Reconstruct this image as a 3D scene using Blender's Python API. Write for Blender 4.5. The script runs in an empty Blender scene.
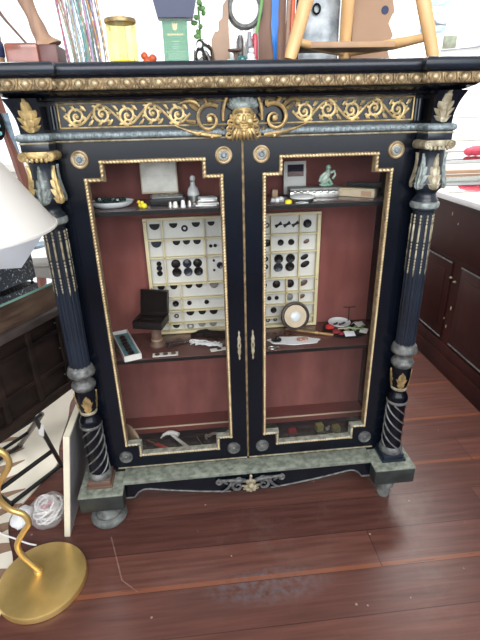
import bpy, bmesh, math, random
from mathutils import Vector, Matrix, noise as mnoise
random.seed(7)
PI = math.pi
scene = bpy.context.scene
COL = scene.collection

# ------------------------------------------------------------------ materials
def new_mat(name):
    m = bpy.data.materials.new(name)
    m.use_nodes = True
    nt = m.node_tree
    return m, nt, nt.nodes['Principled BSDF']

def mat(name, col, rough=.5, metal=0., var=.0, col2=None, scale=8., bump=0., bscale=60., spec=.5, stretch=(1, 1, 1),
        coat=0., lo=.35, hi=.65, alpha=None, trans=0., sheen=0., detail=4.):
    """procedural surface: two colours mixed by noise in object space, with optional noise bump"""
    m, nt, b = new_mat(name)
    b.inputs['Roughness'].default_value = rough
    b.inputs['Metallic'].default_value = metal
    b.inputs['Specular IOR Level'].default_value = spec
    b.inputs['Coat Weight'].default_value = coat
    b.inputs['Coat Roughness'].default_value = .12
    b.inputs['Transmission Weight'].default_value = trans
    if sheen:
        b.inputs['Sheen Weight'].default_value = sheen
    N, Lk = nt.nodes, nt.links
    tc = N.new('ShaderNodeTexCoord'); mp = N.new('ShaderNodeMapping')
    mp.inputs['Scale'].default_value = stretch
    Lk.new(tc.outputs['Object'], mp.inputs['Vector'])
    if col2 is None:
        col2 = tuple(c * (1 - var) for c in col)
    nz = N.new('ShaderNodeTexNoise'); nz.inputs['Scale'].default_value = scale; nz.inputs['Detail'].default_value = detail
    Lk.new(mp.outputs['Vector'], nz.inputs['Vector'])
    rp = N.new('ShaderNodeValToRGB')
    rp.color_ramp.elements[0].position = lo; rp.color_ramp.elements[1].position = hi
    rp.color_ramp.elements[0].color = (*col2, 1); rp.color_ramp.elements[1].color = (*col, 1)
    Lk.new(nz.outputs['Fac'], rp.inputs['Fac']); Lk.new(rp.outputs['Color'], b.inputs['Base Color'])
    if bump:
        n2 = N.new('ShaderNodeTexNoise'); n2.inputs['Scale'].default_value = bscale; n2.inputs['Detail'].default_value = 3
        Lk.new(mp.outputs['Vector'], n2.inputs['Vector'])
        bp = N.new('ShaderNodeBump'); bp.inputs['Strength'].default_value = bump; bp.inputs['Distance'].default_value = .004
        Lk.new(n2.outputs['Fac'], bp.inputs['Height']); Lk.new(bp.outputs['Normal'], b.inputs['Normal'])
    return m

def pane_mat(name, tint=(1, 1, 1), refl=.06, rough=.02):
    """thin sheet of glass: lets light straight through and mirrors a little, more at glancing angles"""
    m = bpy.data.materials.new(name); m.use_nodes = True
    nt = m.node_tree; N, Lk = nt.nodes, nt.links
    N.remove(N['Principled BSDF'])
    out = N['Material Output']
    tr = N.new('ShaderNodeBsdfTransparent'); tr.inputs['Color'].default_value = (*tint, 1)
    gl = N.new('ShaderNodeBsdfGlossy'); gl.inputs['Roughness'].default_value = rough
    fr = N.new('ShaderNodeFresnel'); fr.inputs['IOR'].default_value = 1.45
    mx = N.new('ShaderNodeMixShader')
    mu = N.new('ShaderNodeMath'); mu.operation = 'MULTIPLY'; mu.inputs[1].default_value = refl / .04
    mu.use_clamp = True
    Lk.new(fr.outputs['Fac'], mu.inputs[0])
    Lk.new(mu.outputs[0], mx.inputs['Fac']); Lk.new(tr.outputs[0], mx.inputs[1]); Lk.new(gl.outputs[0], mx.inputs[2])
    Lk.new(mx.outputs[0], out.inputs['Surface'])
    return m

def floor_mat():
    m, nt, b = new_mat('red_brown_floorboards')
    N, Lk = nt.nodes, nt.links
    def math_(op, a, bb=None, clamp=False):
        n = N.new('ShaderNodeMath'); n.operation = op; n.use_clamp = clamp
        for i, v in enumerate((a, bb)):
            if v is None: continue
            if isinstance(v, (int, float)): n.inputs[i].default_value = v
            else: Lk.new(v, n.inputs[i])
        return n.outputs[0]
    tc = N.new('ShaderNodeTexCoord'); sp = N.new('ShaderNodeSeparateXYZ')
    Lk.new(tc.outputs['Object'], sp.inputs[0])
    X, Y = sp.outputs['X'], sp.outputs['Y']
    row = math_('DIVIDE', math_('ADD', Y, .318 + 1.42), .142)
    idx = math_('FLOOR', row); fr = math_('FRACT', row)
    wn = N.new('ShaderNodeTexWhiteNoise'); wn.noise_dimensions = '1D'; Lk.new(idx, wn.inputs['W'])
    # end joints
    xo = math_('ADD', math_('DIVIDE', X, 2.3), math_('MULTIPLY', wn.outputs['Value'], 7.0))
    fx = math_('FRACT', xo); ix = math_('FLOOR', xo)
    w2 = N.new('ShaderNodeTexWhiteNoise'); w2.noise_dimensions = '2D'
    cb = N.new('ShaderNodeCombineXYZ'); Lk.new(idx, cb.inputs[0]); Lk.new(ix, cb.inputs[1]); Lk.new(cb.outputs[0], w2.inputs['Vector'])
    rp = N.new('ShaderNodeValToRGB')
    e = rp.color_ramp.elements
    e[0].position = 0; e[0].color = (.098, .039, .032, 1); e[1].position = 1; e[1].color = (.136, .056, .043, 1)
    e.new(.5).color = (.118, .047, .037, 1)
    Lk.new(w2.outputs['Value'], rp.inputs['Fac'])
    mp = N.new('ShaderNodeMapping'); mp.inputs['Scale'].default_value = (1.6, 26, 1)
    Lk.new(tc.outputs['Object'], mp.inputs['Vector'])
    nz = N.new('ShaderNodeTexNoise'); nz.inputs['Scale'].default_value = 2.2; nz.inputs['Detail'].default_value = 6
    Lk.new(mp.outputs[0], nz.inputs['Vector'])
    def mix(f, a, c, typ='MIX'):
        n = N.new('ShaderNodeMixRGB'); n.blend_type = typ
        for k, v in (('Fac', f), ('Color1', a), ('Color2', c)):
            if isinstance(v, (int, float)): n.inputs[k].default_value = v
            elif isinstance(v, tuple): n.inputs[k].default_value = (*v, 1)
            else: Lk.new(v, n.inputs[k])
        return n.outputs[0]
    gr = N.new('ShaderNodeValToRGB'); gr.color_ramp.elements[0].position = .3; gr.color_ramp.elements[1].position = .7
    gr.color_ramp.elements[0].color = (.62, .6, .6, 1); gr.color_ramp.elements[1].color = (1.2, 1.2, 1.2, 1)
    Lk.new(nz.outputs['Fac'], gr.inputs['Fac'])
    c = mix(.9, rp.outputs['Color'], gr.outputs['Color'], 'MULTIPLY')
    # greyish foot-worn patches
    wz = N.new('ShaderNodeTexNoise'); wz.inputs['Scale'].default_value = 2.6; wz.inputs['Detail'].default_value = 9; wz.inputs['Roughness'].default_value = .68
    Lk.new(tc.outputs['Object'], wz.inputs['Vector'])
    wr = N.new('ShaderNodeValToRGB'); wr.color_ramp.elements[0].position = .56; wr.color_ramp.elements[1].position = .74
    Lk.new(wz.outputs['Fac'], wr.inputs['Fac'])
    c = mix(math_('MULTIPLY', wr.outputs['Color'], .55), c, (.16, .105, .09))
    # one big scuffed grey patch in front of the cabinet
    dx = math_('DIVIDE', math_('ADD', X, -.02), .20); dy = math_('DIVIDE', math_('ADD', Y, .335), .065)
    d = math_('ADD', math_('MULTIPLY', dx, dx), math_('MULTIPLY', dy, dy))
    sc = N.new('ShaderNodeTexNoise'); sc.inputs['Scale'].default_value = 45; sc.inputs['Detail'].default_value = 5
    Lk.new(tc.outputs['Object'], sc.inputs['Vector'])
    pm = math_('MULTIPLY', math_('SUBTRACT', 1.15, d, True), math_('MULTIPLY', math_('SUBTRACT', sc.outputs['Fac'], .36, True), 3.2, True))
    c = mix(math_('MULTIPLY', pm, .8), c, (.125, .105, .115))
    # a pale scratch across two boards
    for ax, bx, y0, y1 in ((-.522, -.345, -.264, -.096), (-.741, -1.174, -.31, -.264)):
        dist = math_('ABSOLUTE', math_('SUBTRACT', X, math_('ADD', math_('MULTIPLY', Y, bx), ax)))
        ln = math_('MULTIPLY', math_('LESS_THAN', dist, .0022), math_('MULTIPLY', math_('GREATER_THAN', Y, y0), math_('LESS_THAN', Y, y1)))
        c = mix(math_('MULTIPLY', ln, math_('MULTIPLY', sc.outputs['Fac'], .75)), c, (.36, .25, .20))
    # small pale specks
    vz = N.new('ShaderNodeTexVoronoi'); vz.inputs['Scale'].default_value = 11
    Lk.new(tc.outputs['Object'], vz.inputs['Vector'])
    c = mix(math_('MULTIPLY', math_('LESS_THAN', vz.outputs['Distance'], .045), .5), c, (.45, .36, .3))
    # orange worn edges then dark seams
    ed = math_('MULTIPLY', math_('MULTIPLY', math_('LESS_THAN', fr, .13), math_('GREATER_THAN', wn.outputs['Value'], .52)), math_('GREATER_THAN', nz.outputs['Fac'], .40))
    c = mix(math_('MULTIPLY', ed, .5), c, (.27, .085, .035))
    sm = math_('LESS_THAN', fr, .022); sj = math_('LESS_THAN', fx, .0016)
    c = mix(math_('MULTIPLY', math_('MAXIMUM', sm, sj), .7), c, (.03, .014, .012))
    Lk.new(c, b.inputs['Base Color'])
    b.inputs['Roughness'].default_value = .36
    b.inputs['Specular IOR Level'].default_value = .45
    bp = N.new('ShaderNodeBump'); bp.inputs['Strength'].default_value = .25; bp.inputs['Distance'].default_value = .004
    h = math_('SUBTRACT', math_('MULTIPLY', nz.outputs['Fac'], .5), math_('MULTIPLY', math_('MAXIMUM', sm, sj), 1.0))
    Lk.new(h, bp.inputs['Height']); Lk.new(bp.outputs['Normal'], b.inputs['Normal'])
    return m

def wave_mat(name, col, col2, scale, rough, metal, axis='X', bump=.6, dist=0.):
    """repeating ornament: bands along an axis drive colour and relief"""
    m, nt, b = new_mat(name); N, Lk = nt.nodes, nt.links
    tc = N.new('ShaderNodeTexCoord'); wv = N.new('ShaderNodeTexWave')
    wv.bands_direction = axis; wv.inputs['Scale'].default_value = scale; wv.inputs['Distortion'].default_value = dist
    Lk.new(tc.outputs['Object'], wv.inputs['Vector'])
    nz = N.new('ShaderNodeTexNoise'); nz.inputs['Scale'].default_value = 40
    Lk.new(tc.outputs['Object'], nz.inputs['Vector'])
    mm = N.new('ShaderNodeMath'); mm.operation = 'MULTIPLY'; Lk.new(wv.outputs['Fac'], mm.inputs[0]); Lk.new(nz.outputs['Fac'], mm.inputs[1])
    rp = N.new('ShaderNodeValToRGB'); rp.color_ramp.elements[0].color = (*col2, 1); rp.color_ramp.elements[1].color = (*col, 1)
    rp.color_ramp.elements[0].position = .08; rp.color_ramp.elements[1].position = .4
    Lk.new(mm.outputs[0], rp.inputs['Fac']); Lk.new(rp.outputs['Color'], b.inputs['Base Color'])
    bp = N.new('ShaderNodeBump'); bp.inputs['Strength'].default_value = bump; bp.inputs['Distance'].default_value = .003
    Lk.new(wv.outputs['Fac'], bp.inputs['Height']); Lk.new(bp.outputs['Normal'], b.inputs['Normal'])
    b.inputs['Roughness'].default_value = rough; b.inputs['Metallic'].default_value = metal
    return m

def emit_mat(name, col, strength):
    m, nt, b = new_mat(name)
    b.inputs['Base Color'].default_value = (*col, 1)
    b.inputs['Emission Color'].default_value = (*col, 1)
    b.inputs['Emission Strength'].default_value = strength
    return m

M = {}
M['floor'] = floor_mat()
M['lacquer'] = mat('black_lacquer', (.0034, .0054, .0108), .22, 0, .4, scale=5, bump=.03, bscale=14, spec=.28)
M['lacquer_dull'] = mat('hazed_black_lacquer', (.0105, .0175, .031), .32, 0, .4, scale=9, bump=.06, bscale=40)  # bluer, lighter black: haze and window reflection put into the base colour
M['gilt'] = mat('gilt_brass', (.55, .38, .16), .4, .5, col2=(.20, .15, .08), scale=55, bump=.25, bscale=220)
M['gilt_bright'] = mat('bright_gilt_brass', (.64, .48, .22), .4, .45, col2=(.30, .22, .10), scale=50, bump=.25, bscale=200)
M['blockgrey'] = mat('dark_worn_block', (.034, .040, .040), .5, 0, .45, scale=14, bump=.1, bscale=60, spec=.3)
M['gilt_bead'] = mat('pale_gilt_beading', (.70, .57, .35), .42, .35, col2=(.45, .34, .18), scale=45)
M['gilt_dark'] = mat('darkened_gilt', (.32, .23, .12), .42, .4, col2=(.13, .095, .055), scale=60, bump=.25, bscale=220)
M['gilt_egg'] = mat('rubbed_gilt', (.50, .40, .25), .38, .4, col2=(.25, .18, .10), scale=45, bump=.15, bscale=200)
M['gilt_pale'] = mat('pale_worn_gilt', (.44, .41, .31), .5, .3, col2=(.22, .18, .11), scale=60, bump=.3, bscale=200)
M['verdigris'] = mat('verdigris_bronze', (.28, .33, .32), .5, .3, col2=(.13, .15, .15), scale=70, bump=.3, bscale=240)
M['tarnish'] = mat('tarnished_grey_bronze', (.175, .18, .175), .5, .35, col2=(.07, .075, .078), scale=60, bump=.3, bscale=200)
M['stone'] = mat('grey_green_worn_ledge', (.23, .255, .21), .6, 0, col2=(.105, .12, .10), scale=60, bump=.25, bscale=160, detail=7)
M['rope'] = wave_mat('gilt_rope_border', (.66, .54, .33), (.22, .155, .08), 76, .45, .35, 'DIAGONAL', .45)
M['footgrey'] = mat('worn_grey_foot', (.19, .205, .195), .6, 0, col2=(.08, .085, .085), scale=30, bump=.2, bscale=90)
M['rope_grey'] = mat('tarnished_border', (.30, .31, .26), .5, .3, col2=(.15, .145, .115), scale=60, bump=.3, bscale=160)
M['rope_blue'] = mat('tarnished_blue_leaf_band', (.27, .33, .36), .5, .25, col2=(.12, .15, .165), scale=90, bump=.4, bscale=240)
M['velvet'] = mat('red_velvet_lining', (.262, .084, .072), .9, 0, col2=(.150, .040, .035), scale=6, stretch=(2.2, 2.2, .8), bump=.1, bscale=160, sheen=.2, lo=.3, hi=.72, detail=9)
M['velvet_dark'] = mat('dark_red_board', (.19, .04, .033), .6, 0, .3, scale=6)
M['shelf'] = mat('dark_red_shelf', (.115, .045, .040), .22, 0, .35, scale=5, spec=.6)
M['shelf_glass'] = mat('smoky_shelf', (.12, .085, .09), .15, 0, .3, scale=6, spec=.6)
M['pane'] = pane_mat('door_glass', (.985, .99, .985), .02)
M['glasstop'] = pane_mat('greenish_glass', (.84, .94, .90), .22)
M['windowglass'] = pane_mat('window_glass', (1, 1, 1), .04)
M['clear'] = pane_mat('clear_glass', (.90, .93, .93), .10)
M['amber'] = mat('amber_glass', (.95, .72, .12), .08, 0, .1, trans=.55)
M['amberglass'] = pane_mat('amber_glass_wall', (1.0, .95, .60), .02)
M['glassedge'] = mat('green_glass_edge', (.30, .55, .46), .2, 0, .2)
M['displaywhite'] = mat('pale_blue_white_lining', (.66, .74, .80), .6, 0, col2=(.46, .56, .64), scale=6)
M['wrapped'] = mat('crinkled_plastic_wrap', (.46, .52, .57), .25, 0, col2=(.22, .27, .31), scale=28, bump=.6, bscale=40)
M['cream'] = mat('cream_tray', (.66, .58, .36), .55, 0, .15, scale=12)
M['trayback'] = mat('white_tray_lining', (.60, .60, .58), .6, 0, .1, scale=10)
M['black'] = mat('black_plastic', (.006, .006, .007), .4, 0, .3, spec=.25)
M['blackmatte'] = mat('black_velvet', (.007, .0065, .007), .95, 0, .4, scale=30, spec=.1)
M['navy'] = mat('navy_button', (.02, .025, .04), .3, 0, .3)
M['greybutton'] = mat('grey_button', (.22, .22, .22), .4, 0, .4, scale=60)
M['brownbutton'] = mat('brown_button', (.10, .05, .035), .4, 0, .5, scale=60)
M['white'] = mat('white_paint', (.72, .71, .69), .55, 0, .08, scale=6)
M['paper'] = mat('white_paper', (.75, .76, .80), .7, 0, .05, scale=5)
M['satin'] = mat('ivory_satin', (.80, .77, .71), .45, 0, .25, scale=24, bump=.5, bscale=30)
M['china'] = mat('white_china', (.70, .73, .76), .2, 0, .05, coat=.5)
M['greenstone'] = mat('dark_green_stone', (.012, .035, .030), .15, 0, .5, scale=60)
M['yellow'] = mat('yellow_plastic', (.85, .70, .03), .4)
M['silver'] = mat('silver', (.55, .55, .53), .3, .8, .3, scale=50)
M['jade'] = mat('green_glazed_figure', (.22, .42, .32), .25, 0, col2=(.55, .62, .54), scale=40)
M['ivory'] = mat('old_ivory', (.62, .50, .36), .5, 0, .2, scale=14)
M['tan'] = mat('tan_wood', (.42, .27, .17), .5, 0, .2, scale=14)
M['spool'] = mat('spool_wood', (.15, .088, .065), .5, 0, .3, scale=20, stretch=(1, 1, 4))
M['aqua'] = mat('blue_green_satin', (.12, .30, .34), .6, 0, .3, scale=20)
M['red'] = mat('red_enamel', (.55, .03, .03), .35, 0, .3, scale=30)
M['darkred'] = mat('crimson_petal', (.26, .012, .025), .5, 0, .3, scale=30)
M['pink'] = mat('dusty_pink_petal', (.50, .28, .22), .6, 0, .3, scale=30)
M['olive'] = mat('olive_box', (.24, .23, .08), .5, 0, .4, scale=40)
M['picture'] = mat('dark_picture', (.035, .025, .05), .9, 0, .3, spec=.1)
M['bronze_ring'] = mat('dark_bronze', (.05, .04, .035), .35, .6, .3)
M['goldstick'] = mat('brass_brown_handle', (.34, .20, .08), .35, .3, .4, scale=30)
M['mahogany'] = mat('dark_mahogany', (.040, .012, .0105), .38, 0, col2=(.020, .007, .0065), scale=4, stretch=(1, 1, .15), spec=.10)
M['mahogany_red'] = mat('reddish_mahogany_wood', (.20, .07, .05), .4, 0, .4, scale=5, stretch=(4, 4, .5))  # reddish-brown wood colour of the trellis
M['oldwood'] = mat('dark_old_wood', (.028, .017, .014), .55, 0, col2=(.011, .007, .007), scale=6, stretch=(1, 1, 3), spec=.2)
M['oldwood_band'] = mat('worn_brown_wood', (.19, .12, .08), .5, 0, col2=(.075, .047, .034), scale=7, stretch=(1, 1, 6))
M['ledgewood'] = mat('grey_worn_wood', (.10, .08, .075), .45, 0, .5, scale=9)
M['steel'] = mat('black_steel_tube', (.02, .02, .022), .35, .2, .3)
M['greysteel'] = mat('grey_steel_tube', (.16, .155, .15), .4, .5, .3)
M['brass'] = mat('brushed_brass', (.78, .56, .22), .36, .8, col2=(.70, .49, .18), scale=18, stretch=(1, 1, .1))
M['shade'] = mat('white_lamp_shade', (.86, .85, .83), .7, 0, .03, scale=4)
M['board'] = mat('cream_board_edge', (.76, .72, .58), .6, 0, .15, scale=7)
M['boardface_shaded'] = mat('shaded_board_face', (.30, .30, .32), .7, 0, .2, scale=7)  # grey is shade painted onto the face towards the cabinet
M['speckle'] = mat('black_white_speckle', (.48, .51, .56), .6, 0, col2=(.036, .042, .052), scale=110, lo=.58, hi=.68, stretch=(1.5, 1.5, 1), detail=2)
M['plastic_bag'] = pane_mat('clear_plastic_bag', (.97, .97, .98), .12, .25)
M['cordwhite'] = mat('white_cord', (.78, .77, .77), .4)
M['pinkplastic'] = mat('pink_plastic', (.65, .22, .28), .4)
M['lightwood'] = mat('light_beech_wood', (.72, .46, .22), .45, 0, col2=(.60, .36, .16), scale=9, stretch=(3, 3, .6))
M['rungwood'] = mat('brown_seat_board', (.42, .26, .15), .5, 0, .3, scale=8)
M['card'] = mat('brown_cardboard', (.42, .27, .18), .75, 0, .1, scale=7)
M['bluefeather'] = mat('bright_blue_satin', (.03, .22, .72), .45, 0, .2, scale=14)
M['navyblue'] = mat('dark_blue_cloth', (.03, .05, .13), .6, 0, .3)
M['redblock'] = mat('red_lacquer_wood', (.30, .09, .06), .22, 0, .4, scale=14, coat=.4)
M['darkredwood'] = mat('dark_red_wood', (.13, .045, .04), .4, 0, .4, scale=10)
M['driftwood'] = mat('driftwood', (.40, .25, .16), .6, 0, col2=(.22, .13, .10), scale=9, stretch=(4, 4, .6), bump=.3, bscale=40)
M['bluegrey'] = mat('blue_grey_painted_tin', (.085, .10, .16), .45, 0, .15, scale=4)
M['greencard'] = mat('green_card', (.075, .26, .15), .6, 0, .15, scale=8)
M['greenink'] = mat('pale_green_ink', (.30, .48, .36), .6)
M['goldink'] = mat('gold_ink', (.72, .55, .28), .5)
M['brownwood'] = mat('brown_board', (.26, .15, .11), .6, 0, .25, scale=8, stretch=(3, 3, .6))
M['brownmid'] = mat('brown_carved_wood', (.36, .24, .17), .6, 0, .2, scale=12)
M['teal'] = mat('dark_teal_glass', (.02, .12, .12), .15)
M['crimson'] = mat('crimson_bottle', (.42, .05, .08), .3)
M['greybottle'] = mat('grey_bottle', (.22, .23, .26), .3)
M['siding'] = mat('white_painted_boards', (.82, .82, .80), .55, 0, .04, scale=3)
M['wallgrey'] = mat('blue_grey_wall', (.28, .32, .40), .7, 0, .1, scale=3)
M['seam'] = mat('board_gap_shadow_line', (.35, .33, .30), .8)
M['photo_a'] = mat('blue_grey_landscape_print', (.34, .41, .48), .7, 0, col2=(.09, .15, .22), scale=9, stretch=(1, 1, 3), spec=.1)
M['photo_b'] = mat('green_brown_print', (.20, .25, .19), .7, 0, col2=(.09, .075, .06), scale=12)
M['rim_metal'] = mat('pale_aluminium', (.70, .70, .72), .35, .4, .1)
M['redthing'] = mat('red_fabric', (.55, .04, .08), .6, 0, .3, scale=20)
M['sage'] = mat('sage_green_leaf', (.20, .45, .15), .5, 0, .4, scale=20)
M['quartz'] = mat('white_quartz', (.70, .71, .72), .2, 0, .2, scale=30)
M['orange'] = mat('orange_red_plastic', (.62, .12, .05), .4)
M['ceramic_black'] = mat('black_glaze', (.012, .012, .014), .15, 0, .2, coat=.4)

def rug_mat():
    m, nt, b = new_mat('cream_brown_striped_hide'); N, Lk = nt.nodes, nt.links
    tc = N.new('ShaderNodeTexCoord'); mp = N.new('ShaderNodeMapping')
    mp.inputs['Rotation'].default_value = (0, 0, -.45)
    Lk.new(tc.outputs['Object'], mp.inputs[0])
    wv = N.new('ShaderNodeTexWave'); wv.bands_direction = 'Y'; wv.inputs['Scale'].default_value = 3.6; wv.inputs['Distortion'].default_value = 5.0
    wv.inputs['Detail'].default_value = 1.5; wv.inputs['Detail Scale'].default_value = 1.3
    Lk.new(mp.outputs[0], wv.inputs['Vector'])
    sp = N.new('ShaderNodeSeparateXYZ'); Lk.new(tc.outputs['Object'], sp.inputs[0])
    mr = N.new('ShaderNodeMapRange'); mr.inputs['From Min'].default_value = -.80; mr.inputs['From Max'].default_value = -.95
    mr.inputs['To Min'].default_value = 0; mr.inputs['To Max'].default_value = .75
    ob = N.new('ShaderNodeMath'); ob.operation = 'MULTIPLY_ADD'; ob.inputs[1].default_value = .325
    Lk.new(sp.outputs['Y'], ob.inputs[0]); Lk.new(sp.outputs['X'], ob.inputs[2]); Lk.new(ob.outputs[0], mr.inputs['Value'])
    lt = N.new('ShaderNodeMath'); lt.operation = 'LESS_THAN'; Lk.new(wv.outputs['Fac'], lt.inputs[0]); Lk.new(mr.outputs[0], lt.inputs[1])
    mx = N.new('ShaderNodeMixRGB'); mx.inputs[1].default_value = (.70, .66, .57, 1); mx.inputs[2].default_value = (.24, .15, .10, 1)
    Lk.new(lt.outputs[0], mx.inputs[0]); Lk.new(mx.outputs[0], b.inputs['Base Color'])
    b.inputs['Roughness'].default_value = .9
    return m
M['rug'] = rug_mat()
def thin_mat(name, col, trans, clear=0.):
    m, nt, b = new_mat(name); N, Lk = nt.nodes, nt.links
    b.inputs['Base Color'].default_value = (*col, 1); b.inputs['Roughness'].default_value = .45
    tl = N.new('ShaderNodeBsdfTranslucent'); tl.inputs['Color'].default_value = (*col, 1)
    mx = N.new('ShaderNodeMixShader'); mx.inputs[0].default_value = trans
    Lk.new(b.outputs[0], mx.inputs[1]); Lk.new(tl.outputs[0], mx.inputs[2]); last = mx
    if clear:
        tr = N.new('ShaderNodeBsdfTransparent'); m2 = N.new('ShaderNodeMixShader'); m2.inputs[0].default_value = clear
        Lk.new(mx.outputs[0], m2.inputs[1]); Lk.new(tr.outputs[0], m2.inputs[2]); last = m2
    Lk.new(last.outputs[0], N['Material Output'].inputs['Surface'])
    return m
M['thinpaper'] = thin_mat('thin_white_paper', (.86, .88, .93), .5)
M['plastic_bag'] = thin_mat('clear_plastic_bag', (.85, .85, .87), .4, .72)
M['shade'] = thin_mat('white_lamp_shade', (.88, .87, .85), .3)

# ------------------------------------------------------------------ mesh tools
class MB:
    def __init__(s): s.bm = bmesh.new()
    def v(s, p): return s.bm.verts.new(p)
    def f(s, vs):
        try: return s.bm.faces.new(vs)
        except ValueError: return None
    def grid(s, rows, closed_u=False, closed_v=False, cap=False):
        """rows of points -> quads; rows index = v, inside row = u"""
        R = [[s.v(p) for p in r] for r in rows]
        nv, nu = len(R), len(R[0])
        for i in range(nv if closed_v else nv - 1):
            a, b = R[i], R[(i + 1) % nv]
            for j in range(nu if closed_u else nu - 1):
                k = (j + 1) % nu
                s.f((a[j], a[k], b[k], b[j]))
        if cap:
            s.f(list(reversed(R[0]))); s.f(R[-1])
        return R
    def box(s, c, d, rot=None, bevel=0.):
        x, y, z = d[0] / 2, d[1] / 2, d[2] / 2
        m = rot or Matrix.Identity(3)
        c = Vector(c)
        V = [s.v(c + m @ Vector(p)) for p in ((-x, -y, -z), (x, -y, -z), (x, y, -z), (-x, y, -z), (-x, -y, z), (x, -y, z), (x, y, z), (-x, y, z))]
        F = [s.f([V[i] for i in q]) for q in ((3, 2, 1, 0), (4, 5, 6, 7), (0, 1, 5, 4), (1, 2, 6, 5), (2, 3, 7, 6), (3, 0, 4, 7))]
        if bevel:
            es = {e for f_ in F for e in f_.edges}
            bmesh.ops.bevel(s.bm, geom=list(es), offset=bevel, segments=2, affect='EDGES', profile=.5)
        return s
    def bb(s, x0, x1, y0, y1, z0, z1, bevel=0.):
        return s.box(((x0 + x1) / 2, (y0 + y1) / 2, (z0 + z1) / 2), (abs(x1 - x0), abs(y1 - y0), abs(z1 - z0)), None, bevel)
    def tube(s, path, r, n=8, flat=None, caps=True):
        """round tube along a path; r number or list; flat=(axis Vector, factor) squashes it"""
        P = [Vector(p) for p in path]
        k = len(P); rs = r if isinstance(r, (list, tuple)) else [r] * k
        rows = []; prev = None
        for i in range(k):
            t = (P[min(i + 1, k - 1)] - P[max(i - 1, 0)])
            if t.length < 1e-9: t = Vector((0, 0, 1))
            t.normalize()
            if prev is None:
                a = Vector((0, 0, 1)) if abs(t.z) < .9 else Vector((1, 0, 0))
                u = t.cross(a).normalized()
            else:
                u = (prev - t * prev.dot(t))
                u = u.normalized() if u.length > 1e-6 else t.orthogonal().normalized()
            prev = u; w = t.cross(u)
            row = []
            for j in range(n):
                an = 2 * PI * j / n
                o = (u * math.cos(an) + w * math.sin(an)) * rs[i]
                if flat: o = o - flat[0] * o.dot(flat[0]) * (1 - flat[1])
                row.append(P[i] + o)
            rows.append(row)
        s.grid(rows, closed_u=True, cap=caps)
        return s
    def lathe(s, prof, c=(0, 0, 0), n=24, mod=None, axis='z', caps=True):
        """prof: (r, h) list turned about an axis through c; mod(angle, i) scales r"""
        c = Vector(c); rows = []
        for i, (r, h) in enumerate(prof):
            row = []
            for j in range(n):
                a = 2 * PI * j / n
                q = r * (mod(a, i) if mod else 1)
                x, y = q * math.cos(a), q * math.sin(a)
                if axis == 'z': p = Vector((x, y, h))
                elif axis == 'y': p = Vector((x, h, -y))
                else: p = Vector((h, x, y))
                row.append(c + p)
            rows.append(row)
        s.grid(rows, closed_u=True, cap=caps)
        return s
    def ball(s, c, r, n=10, rot=None):
        """ellipsoid, r a number or a triple"""
        if isinstance(r, (int, float)): r = (r, r, r)
        c = Vector(c); rows = []; h = max(4, n // 2)
        m = rot or Matrix.Identity(3)
        for i in range(1, h):
            th = PI * i / h
            rows.append([c + m @ Vector((r[0] * math.sin(th) * math.cos(2 * PI * j / n), r[1] * math.sin(th) * math.sin(2 * PI * j / n), -r[2] * math.cos(th))) for j in range(n)])
        R = s.grid(rows, closed_u=True)
        a = s.v(c + m @ Vector((0, 0, -r[2]))); b = s.v(c + m @ Vector((0, 0, r[2])))
        for j in range(n):
            k = (j + 1) % n
            s.f((a, R[0][k], R[0][j])); s.f((b, R[-1][j], R[-1][k]))
        return s
    def prism(s, poly, off, rot=None):
        """polygon of 3D points pushed along off"""
        off = Vector(off)
        A = [s.v(p) for p in poly]; B = [s.v(Vector(p) + off) for p in poly]
        s.f(list(reversed(A))); s.f(B)
        n = len(A)
        for i in range(n):
            j = (i + 1) % n
            s.f((A[i], A[j], B[j], B[i]))
        return s
    def sweep(s, path, prof, closed=False, place=None):
        """path: 2D points with mitred corners; prof: (outward, height) list; place(x, y, h) -> 3D"""
        n = len(path); rows = []
        for i in range(n):
            p = Vector(path[i])
            def nrm(a, b):
                d = (Vector(b) - Vector(a)).normalized(); return Vector((d.y, -d.x))
            if closed or 0 < i < n - 1:
                n1 = nrm(path[i - 1], path[i]); n2 = nrm(path[i], path[(i + 1) % n])
                m = (n1 + n2); m = m / max(.2, (1 + n1.dot(n2)))
            elif i == 0: m = nrm(path[0], path[1])
            else: m = nrm(path[-2], path[-1])
            rows.append([place(p.x + m.x * o, p.y + m.y * o, h) for o, h in prof])
        s.grid(rows, closed_u=True, closed_v=closed, cap=not closed)
        return s
    def build(s, name, material, parent=None, root=None, smooth=40):
        bm = s.bm
        bmesh.ops.recalc_face_normals(bm, faces=bm.faces)
        if parent is not None: r = ROOT[parent.name]
        else: r = Vector(root) if root is not None else Vector((0, 0, 0))
        bmesh.ops.translate(bm, verts=bm.verts, vec=-r)
        for f_ in bm.faces: f_.smooth = True
        lim = math.radians(smooth)
        for e in bm.edges:
            e.smooth = len(e.link_faces) == 2 and e.calc_face_angle(0) < lim
        me = bpy.data.meshes.new(name); bm.to_mesh(me); bm.free()
        me.materials.append(M[material] if isinstance(material, str) else material)
        o = bpy.data.objects.new(name, me); COL.objects.link(o)
        ROOT[o.name] = r
        if parent is not None: o.parent = parent
        else: o.location = r
        return o
ROOT = {}

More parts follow.
